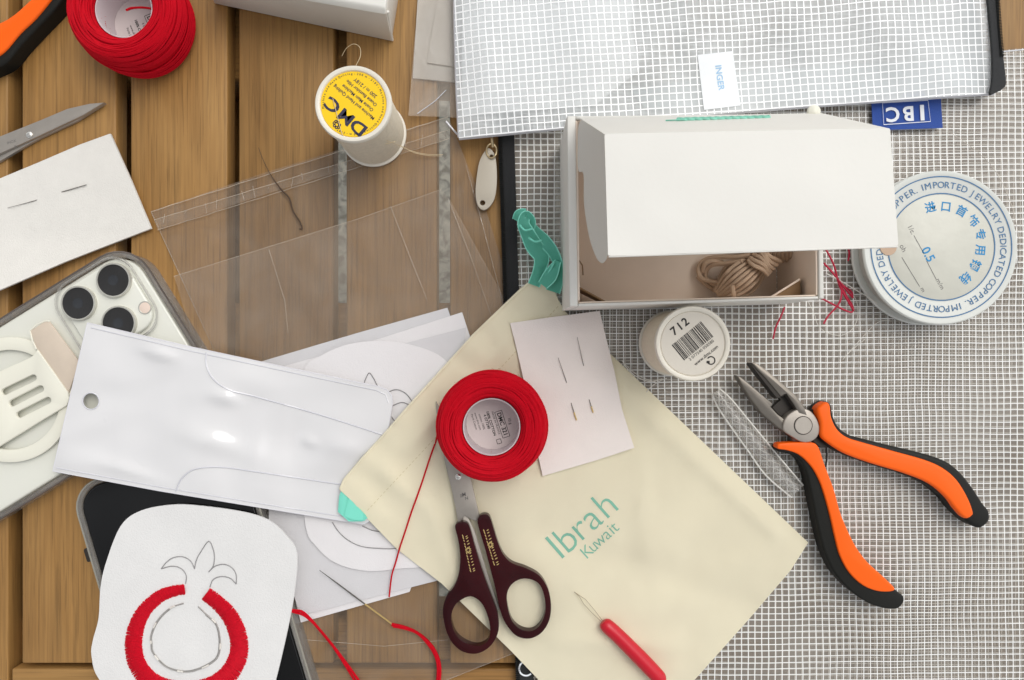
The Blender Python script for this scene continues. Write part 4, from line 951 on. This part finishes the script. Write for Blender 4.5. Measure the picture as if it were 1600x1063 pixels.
wf = cm([(945, 212), (925, 200), (906, 190), (903, 230), (904, 266), (912, 272), (913, 320), (921, 370), (932, 402), (941, 411), (947, 406), (950, 398)], 4)
def hz(u, v): 
    e = 944.5 + (v - 210) * .029
    return 99.5 - min(1, max(0, (e - u) / 44)) * 42
sheet('dust_flap', wf, hz, CARD, ob, 6, .8)
rp = thing('cord', 'short twisted green cord lying on the top fold of the open box lid', 'cord', P(1130, 184, 70))
bm = bmesh.new()
def cz(v): return 51.6 + (v - 178) / 27. * 47 
for s in (0, math.pi):
    pts = []
    for k in range(64):
        f = k / 63; u = 1056 + 148 * f; v = 187.5 - 4.0 * f
        zc = 51.6 + (v - (181 - 3.5 * (u - 1000) / 280)) / 25.5 * 48 + 2.2
        pts.append((u, v + .8 * math.sin(f * 40 + s), zc + .7 * math.cos(f * 40 + s)))
    tube(bm, pts, [.15] + [.85] * 62 + [.15], 6, smooth=0)
tube(bm, [(1040, 188.5, 68), (1056, 187.8, 69.5), (1070, 187, 69.5)], .3, 5)
fin(bm, 'cord_strands', mat('green_cord', '#7fc4ae', .7, var=.25, vscale=300, bump=.5), rp)
wk = thing('cord_knot', 'small cream knot sitting on the back edge of the open white box', 'knot', P(1272, 172, 52))
fin(lathe(bmesh.new(), P(1271, 175, 52.2), [(3., 0), (2.7, 1.2), (1.4, 2), (0, 2.2)], 20), 'knot', CREAM, wk)
# hank of yarn in the box
hk = thing('yarn_hank', 'tied hank of beige wool yarn lying in the open white box', 'yarn', P(1170, 425, 6))
bm = bmesh.new(); rn = random.Random(3)
A0, A1 = Vector((1123, 462)), Vector((1193, 405)); ax = (A1 - A0).normalized(); nr = Vector((-ax.y, ax.x))
for k in range(19):
    lay = k >= 10; f = ((k - 10) / 8) * 2 - 1 if lay else (k / 9) * 2 - 1; w = 28 * f; zz = (7 if lay else 2) + 17 * math.sqrt(max(0, 1 - f * f)) + rn.uniform(-1, 1); pts = []
    for j in range(9):
        t = j / 8; bow = math.sin(t * math.pi)
        q = A0 + (A1 - A0) * (t * 1.0) + nr * (w * (.38 + .62 * bow)) + ax * rn.uniform(-1, 1)
        pts.append((q.x, q.y, zz * (.55 + .45 * bow) + 5 + rn.uniform(-.9, .9)))
    tube(bm, pts, .9, 7, smooth=3)
for k in range(6):
    o_ = Vector((1190 + k * 4.0, 402 + k * 2.6 - 6)); pts = []
    for j in range(7):
        t = j / 6 - .5; q = Vector((1194, 408)) + Vector((.72, .69)) * (t * 38) + Vector((.69, -.72)) * ((k - 2.5) * 5.6 + 3 * math.sin(t * 5 + k))
        pts.append((q.x, q.y, 24 + 6 * math.cos(t * 2.6) + rn.uniform(-.4, .4)))
    tube(bm, pts, 1.0, 7, smooth=3)
for k in range(9):
    u = 1186 + k * 6.4; pts = [(u - 8 + k, 412 - abs(k - 4) * 1.5, 17), (u - 2, 400, 23), (u, 385, 25), (u + 1, 368, 24), (u, 350, 16)]
    tube(bm, pts, 1.0, 7, smooth=3)
tube(bm, [(1172, 398, 24), (1150, 402, 20), (1125, 402, 14), (1104, 405, 10), (1093, 415, 9), (1092, 428, 9), (1100, 437, 10), (1125, 442, 14), (1145, 440, 20)], 1.15, 7)
tube(bm, [(1160, 408, 24), (1135, 412, 18), (1112, 415, 12), (1103, 425, 9), (1106, 438, 9), (1125, 449, 12)], 1.15, 7)
tube(bm, [(1098, 425, 9), (1102, 412, 12), (1112, 408, 13), (1130, 410, 14)], 1.15, 7)
tube(bm, [(1090, 432, 8), (1105, 446, 8), (1120, 455, 9), (1135, 458, 14)], 1.15, 7)
tube(bm, [(1144, 446, 30), (1146, 462, 28), (1147, 471, 20)], 1.1, 7)
fin(bm, 'yarn_strands', YARN, hk)

# ------------------------------------------------------------ coil of jewellery wire
co = thing('wire_reel', 'flat round reel of jewellery wire with blue ring lettering, half under the box lid', 'wire reel', P(1471, 386, 0))
zc0, hc = 4.3, 13.5; c = P(1470, 387, zc0 + hc); c.z = zc0 * MM; kk = (H - zc0 - hc) / H / 3
R = 120.5 * kk
fin(lathe(bmesh.new(), c, [(0, 0), (R - .6, 0), (R, .4), (R, 1.5), (R - .5, 1.9), (R * .8, 2.0)], 96), 'bottom_flange', mat('milky_reel_plastic', '#cfd0ca', .3, coat=.2), co)
fin(lathe(bmesh.new(), c, [(R * .9, 2), (R * .93, 3), (R * .93, hc - 3), (R * .9, hc - 2)], 96), 'wire_winding', mat('silver_wire', '#b5b2aa', .35, metal=.4, var=.2, vscale=300), co)
fin(lathe(bmesh.new(), c, [(R * .8, hc - 2.2), (R - .5, hc - 2.1), (R, hc - 1.7), (R, hc - .5), (R - .5, hc), (R * .95, hc), (R * .94, hc - .15), (0, hc - .15)], 96), 'top_flange', COILP, co)
fin(lathe(bmesh.new(), c, [(83 * kk, hc - .15), (82 * kk, hc - .02), (0, hc - .02)], 96), 'inner_label', COILI, co)
bm = bmesh.new(); zl = zc0 + hc + .06
for r, w in ((110, 1.7), (83.5, 1.7)): line2(bm, ell(1471, 386, r, n=120), w, zl, True)
cl = P(1471, 386, zl); cl.z = 0
for a0 in (109, -71): ring_text(bm, 'IMPORTED JEWELRY DEDICATED COPPER.  ', 4.55, cl, 96.5 * kk, a0, zl, 182, .0)
lettering(bm, INKB, co)
bm = bmesh.new()
for ch, (u, v) in zip('进口首饰专用铜线', ((1454, 325), (1478, 324), (1502, 331), (1520, 346), (1531, 367), (1531, 391), (1523, 414), (1508, 434))):
    a = math.degrees(math.atan2(386 - v, u - 1471)) - 90
    write(bm, ch, 5.6, P(u, v, zl), a, .1)
write(bm, '0.5', 6.2, P(1450, 398, zl), -62, .1)
lettering(bm, INKC, co)
bm = bmesh.new()
line2(bm, [(1428, 368), (1444, 397)], .9, zl); line2(bm, [(1448, 408), (1463, 437)], .9, zl); line2(bm, [(1409, 402), (1437, 448)], .9, zl)
write(bm, '1/c.', 3.4, P(1424, 359, zl), -62); write(bm, 'm/m', 3.2, P(1469, 444, zl), -62); write(bm, 'oh', 3.6, P(1411, 388, zl), -62); write(bm, 'm', 3.0, P(1442, 453, zl), -62)
write(bm, '', 3, P(1442, 453, zl), -62)
lettering(bm, INKG, co)
fin(lathe(bmesh.new(), P(1388, 386, zl + .05), [(4.2, 0), (4.1, .1), (0, .1)], 40), 'hole_disc', mat('hole_tan', '#bfa48c', .7), co)  # flat tan disc added to stand in for a hole in the reel
strand('wire_end', [(1486, 208, 6), (1530, 240, 6), (1560, 275, 6), (1583, 330, 10), (1592, 380, 12), (1588, 420, 10)], .12, NEEDLE, co)

# ------------------------------------------------------------ loose threads on the pouch
rdt = thing('red_thread', 'tangle of dark red thread ends beside the lower right corner of the open box', 'thread', P(1312, 450, 4), 'loose red thread ends')
bm = bmesh.new(); z = 5.6
for pl in ([(1288, 386), (1297, 402), (1304, 418), (1311, 445), (1322, 466), (1334, 486)], [(1288, 413), (1300, 425), (1313, 442), (1333, 466)], [(1287, 411), (1302, 428), (1315, 444), (1330, 456), (1332, 466)],
           [(1279, 464), (1300, 475), (1318, 484), (1331, 488), (1332, 478), (1322, 462), (1312, 442)], [(1287, 506), (1294, 494), (1305, 482), (1313, 470), (1315, 455), (1311, 442)]):
    tube(bm, [(u, v, z + rn.uniform(0, 1.2)) for u, v in pl], .48, 5)
fin(bm, 'thread_strands', mat('dark_red_thread', '#b00a35', .6, var=.15, bump=.5), rdt)
for lab, pl in (('short red thread end between the box and the bar code spool', [(1226, 480), (1220, 495), (1212, 512), (1208, 530)]), ('tiny red thread end just under the box lid beside the reel', [(1324, 384), (1327, 396), (1325, 408)])):
    tag(strand('red_thread', [(u, v, 5.6) for u, v in pl], .48, MATS['dark_red_thread']), lab, 'thread', 'loose red thread ends')
wt = strand('white_thread', [(1262, 470, 5.5), (1272, 490, 5.6), (1278, 508, 5.6), (1292, 520, 5.6), (1315, 524, 5.6), (1332, 514, 5.6), (1340, 495, 5.6), (1338, 470, 5.6), (1322, 448, 5.6), (1298, 432, 5.6), (1290, 428, 5.6)], .14, WHITET)
tag(wt, 'looping fine white thread below the red tangle beside the box', 'thread', 'loose white threads')
wt = strand('white_thread', [(1292, 428, 6.2), (1315, 440, 6.4), (1340, 455, 7), (1356, 464, 7), (1370, 474, 7)], .25, WHITET)
tag(wt, 'fine white thread reaching from the red tangle to the wire reel', 'thread', 'loose white threads')
wt = strand('white_thread', [(1352, 530, 5.4), (1330, 548, 5.4), (1317, 562, 5.6), (1345, 530, 5.4), (1370, 505, 5.6), (1390, 500, 5.6)], .13, WHITET)
tag(wt, 'short bent white thread on the pouch below the wire reel', 'thread', 'loose white threads')
dt = strand('dark_thread', [(404, 231, 2.2), (412, 252, 2.2), (424, 275, 2.2), (440, 297, 2.2), (452, 310, 2.2), (458, 330, 2.2), (468, 346, 2.2), (472, 357, 2.2), (467, 358, 2.2)], [.14, .16, .2, .38, .42, .36, .38, .4, .3], BROWNT)
tag(dt, 'short dark brown thread lying on the cellophane left of the yellow-topped spool', 'thread')

# ------------------------------------------------------------ zip tag
ztg = thing('zip_pull', 'pale grey oval metal zip pull with two holes beside the black zip', 'zip pull', P(760, 280, 1))
solid('tag_plate', cm([(762, 232), (772, 240), (776, 262), (776, 290), (772, 312), (763, 325), (754, 328), (746, 320), (743, 300), (745, 275), (750, 250)], 5, True), 2.2, 4.0, TAGM, ztg, .4, 2, holes=[ell(754, 317, 4.2, n=20), ell(768, 245, 3.4, n=20)])
strand('split_ring', [(u, v, 4.8 + .5 * math.sin(i * .6)) for i, (u, v) in enumerate(ell(768, 236, 8, 11, n=20))], .45, mat('pale_gold_ring', '#c9b58f', .3, metal=.7), ztg, closed=True, smooth=0)
strand('puller', [(768, 212, 6), (769, 222, 6), (770, 230, 5)], .8, MATS['pale_gold_ring'], ztg)

# ------------------------------------------------------------ clear tube with netting
ct = thing('plastic_tube', 'clear plastic tube filled with white netting, left of the orange pliers', 'tube', P(1180, 690, 4))
axis = [(1119, 612), (1132, 630), (1156, 662), (1182, 696), (1210, 732), (1246, 768)]
wd = [7, 12, 14, 15.5, 17, 13]
ap = cm([(u, v, w) for (u, v), w in zip(axis, wd)], 5)
def side_pts(sg, inset=1.):
    out = []
    for i, (u, v, w) in enumerate(ap):
        a, b = ap[max(i - 1, 0)], ap[min(i + 1, len(ap) - 1)]; dx, dy = b[0] - a[0], b[1] - a[1]; l = math.hypot(dx, dy)
        out.append((u - dy / l * w * sg * inset, v + dx / l * w * sg * inset))
    return out
Lp, Rp = side_pts(1), side_pts(-1)
tout = Lp + list(reversed(Rp))
def th_(u, v):
    d = min(math.hypot(u - a, v - b) / w for a, b, w in ap); return 5 + 4.2 * math.sqrt(max(0, 1 - min(1, d) ** 2))
sheet('tube_wall', tout, th_, TUBEC, ct, 5)
bm = bmesh.new(); tube(bm, [(u, v, 6) for u, v in Lp], .5, 6, smooth=0); tube(bm, [(u, v, 6) for u, v in Rp], .45, 6, smooth=0)
fin(bm, 'tube_edges', mat('bright_clear_edge', '#eeebe4', .15, coat=.6), ct)
bm = bmesh.new()
for sg in (1, -1):
    for k in range(-3, len(ap) - 3, 2):
        pts = []
        for j in range(7):
            i = k + j
            if 0 <= i < len(ap):
                u, v, w = ap[i]; a, b = ap[max(i - 1, 0)], ap[min(i + 1, len(ap) - 1)]; dx, dy = b[0] - a[0], b[1] - a[1]; l = math.hypot(dx, dy); f = sg * (j - 3) / 3 * .85
                pts.append((u - dy / l * w * f, v + dx / l * w * f, 5.3 + 2.5 * math.sqrt(1 - f * f)))
        if len(pts) > 1: tube(bm, pts, .14, 4, smooth=0)
fin(bm, 'netting', WHITET, ct)

# ------------------------------------------------------------ pliers
pl = thing('pliers', 'long-nosed pliers with orange and black handles, open on the grid pouch', 'pliers', P(1255, 663, 4), 'pliers with orange handles')
jaw_a = [(1174, 567), (1181, 567), (1195, 576), (1220, 597), (1243, 617), (1256, 634), (1262, 650), (1248, 646), (1240, 632), (1229, 616), (1224, 617), (1220, 620), (1211, 609), (1196, 591), (1182, 577)]
jaw_b = [(1151, 587), (1156, 588), (1168, 597), (1188, 614), (1207, 630), (1208, 633), (1205, 636), (1215, 647), (1227, 656), (1245, 660), (1255, 690), (1240, 686), (1215, 668), (1190, 646), (1172, 622), (1160, 603)]
JAW = mat('jaw_steel', '#7d776f', .38, metal=.75, var=.15, vscale=160, bump=.2, bscale=1400)
solid('jaw', jaw_a, 8, 13.2, JAW, pl, .7, 2); solid('jaw', jaw_b, 6.5, 12, JAW, pl, .9, 3)
solid('jaw_teeth', [(1174, 567), (1182, 577), (1196, 591), (1211, 609), (1221, 621), (1214, 623), (1200, 605), (1184, 585), (1173, 570)], 6, 12.6, STEELD, pl, .2, 1)
solid('jaw_recess', [(1181, 577), (1196, 592), (1211, 610), (1220, 621), (1229, 617), (1240, 632), (1247, 641), (1226, 656), (1214, 646), (1206, 637), (1213, 630), (1219, 625), (1208, 610), (1192, 593)], 6, 8.5, STEELD, pl, .3, 1)
solid('pivot_plate', cm([(1226, 656), (1236, 645), (1250, 639), (1264, 641), (1275, 652), (1281, 668), (1278, 682), (1266, 691), (1252, 691), (1236, 682), (1224, 672)], 4, True), 7, 13.0, STEEL, pl, .7, 3)
fin(lathe(bmesh.new(), P(1255, 665, 13.05), [(4.3, -.1), (4.3, .25), (4.1, .4), (0, .4)], 48), 'rivet', STEEL, pl, angle=25)
fin(lathe(bmesh.new(), P(1255, 665, 13.05), [(4.7, -.1), (4.7, .07), (4.2, .07)], 48), 'rivet_groove', STEELD, pl)
solid('tang', [(1268, 640), (1290, 640), (1300, 700), (1282, 700), (1270, 690)], 6, 9.5, STEELD, pl, .3, 1)
solid('tang', [(1236, 682), (1268, 690), (1292, 735), (1270, 735), (1246, 705)], 5.5, 9, STEEL, pl, .3, 1)
b1 = cm([(1276, 640), (1284, 632), (1293, 628), (1300, 634), (1303, 650), (1312, 668), (1328, 680), (1352, 687), (1400, 699), (1450, 711), (1482, 723), (1505, 742), (1525, 768), (1537, 787), (1547, 800), (1547, 815), (1534, 826), (1520, 822), (1506, 811), (1492, 797), (1476, 778), (1450, 758), (1412, 742), (1360, 726), (1320, 711), (1291, 694), (1281, 682), (1280, 662)], 4, True)
o1 = cm([(1277, 641), (1285, 632), (1293, 629), (1298, 635), (1300, 652), (1309, 671), (1325, 684), (1350, 692), (1400, 706), (1446, 719), (1475, 732), (1496, 750), (1512, 775), (1521, 797), (1521, 806), (1509, 811), (1494, 797), (1478, 777), (1452, 756), (1413, 740), (1360, 724), (1320, 709), (1293, 692), (1283, 681), (1282, 662)], 4, True)
solid('black_grip', b1, 4.4, 13.0, BLK, pl, 2.2, 4, angle=60); solid('orange_inlay', o1, 8, 14.2, ORA, pl, 1.7, 4, angle=60)
b2 = cm([(1216, 700), (1226, 695), (1262, 694), (1278, 699), (1288, 728), (1301, 764), (1311, 800), (1322, 828), (1336, 856), (1354, 880), (1384, 906), (1402, 924), (1412, 932), (1413, 941), (1403, 952), (1380, 951), (1355, 942), (1328, 923), (1304, 896), (1288, 862), (1279, 828), (1271, 790), (1264, 756), (1258, 734), (1247, 716), (1230, 709), (1217, 706)], 4, True)
o2 = cm([(1215, 697), (1221, 693), (1262, 692), (1278, 697), (1289, 727), (1303, 764), (1313, 800), (1324, 827), (1338, 855), (1356, 879), (1382, 903), (1399, 922), (1376, 925), (1350, 916), (1328, 896), (1313, 869), (1305, 840), (1298, 809), (1290, 779), (1280, 750), (1267, 728), (1249, 711), (1230, 704), (1217, 702)], 4, True)
solid('black_grip', b2, 4.4, 12.4, BLK, pl, 2.2, 4, angle=60); solid('orange_inlay', o2, 8, 13.6, ORA, pl, 1.7, 4, angle=60)
strand('spring', [(1291, 700, 6), (1292, 715, 6), (1290, 730, 6)], .5, STEELD, pl)

# ------------------------------------------------------------ red needle threader
aw = thing('needle_threader', 'red plastic needle threader with a fine wire loop, on the cotton bag', 'needle threader', P(990, 1015, 6))
strand('handle', [(942, 972, 10.2), (947, 977, 10.4), (965, 993, 10.5), (1000, 1028, 10.5), (1025, 1054, 10.5), (1032, 1062, 10.4), (1036, 1067, 10.2)], [2.0, 3.5, 3.7, 3.9, 3.8, 3.4, 1.8], REDP, aw, sides=20, smooth=4)
bm = bmesh.new()
tube(bm, [(942, 971, 9.5), (930, 955, 9.2), (915, 937, 9), (897, 925, 9)], .13, 5, smooth=0); tube(bm, [(940, 972, 9.5), (925, 958, 9.2), (912, 944, 9), (905, 932, 9), (897, 925, 9)], .13, 5, smooth=0)
fin(bm, 'wire_loop', mat('thin_bronze_wire', '#a9987a', .4, metal=.5), aw)

# ------------------------------------------------------------ needle with red thread
nr_ = thing('sewing_needle', 'long needle threaded with thick red thread, lying over the interfacing squares', 'needle', P(560, 935, 4), 'sewing needles')
strand('needle_shaft', [(499, 891, 5.6), (530, 914, 5.2), (570, 944, 4.4)], [.12, .34, .4], NEEDLE, nr_)
strand('needle_eye', [(570, 944, 4.4), (600, 966, 4), (616, 978, 4)], [.4, .42, .4], GOLD, nr_)
bm = bmesh.new()
tube(bm, [(612, 976, 4), (630, 980, 4), (650, 988, 4), (668, 1003, 4), (681, 1022, 4), (687, 1045, 4), (685, 1075, 4)], [.9, .9, .8, 1., 1.1, 1., .9], 7)
tube(bm, [(614, 979, 4.6), (634, 983, 4.6), (652, 990, 4.6), (668, 1006, 4.6), (680, 1025, 4.6), (684, 1045, 4.6), (682, 1075, 4.6)], .6, 6)
fin(bm, 'red_thread', RED, nr_)
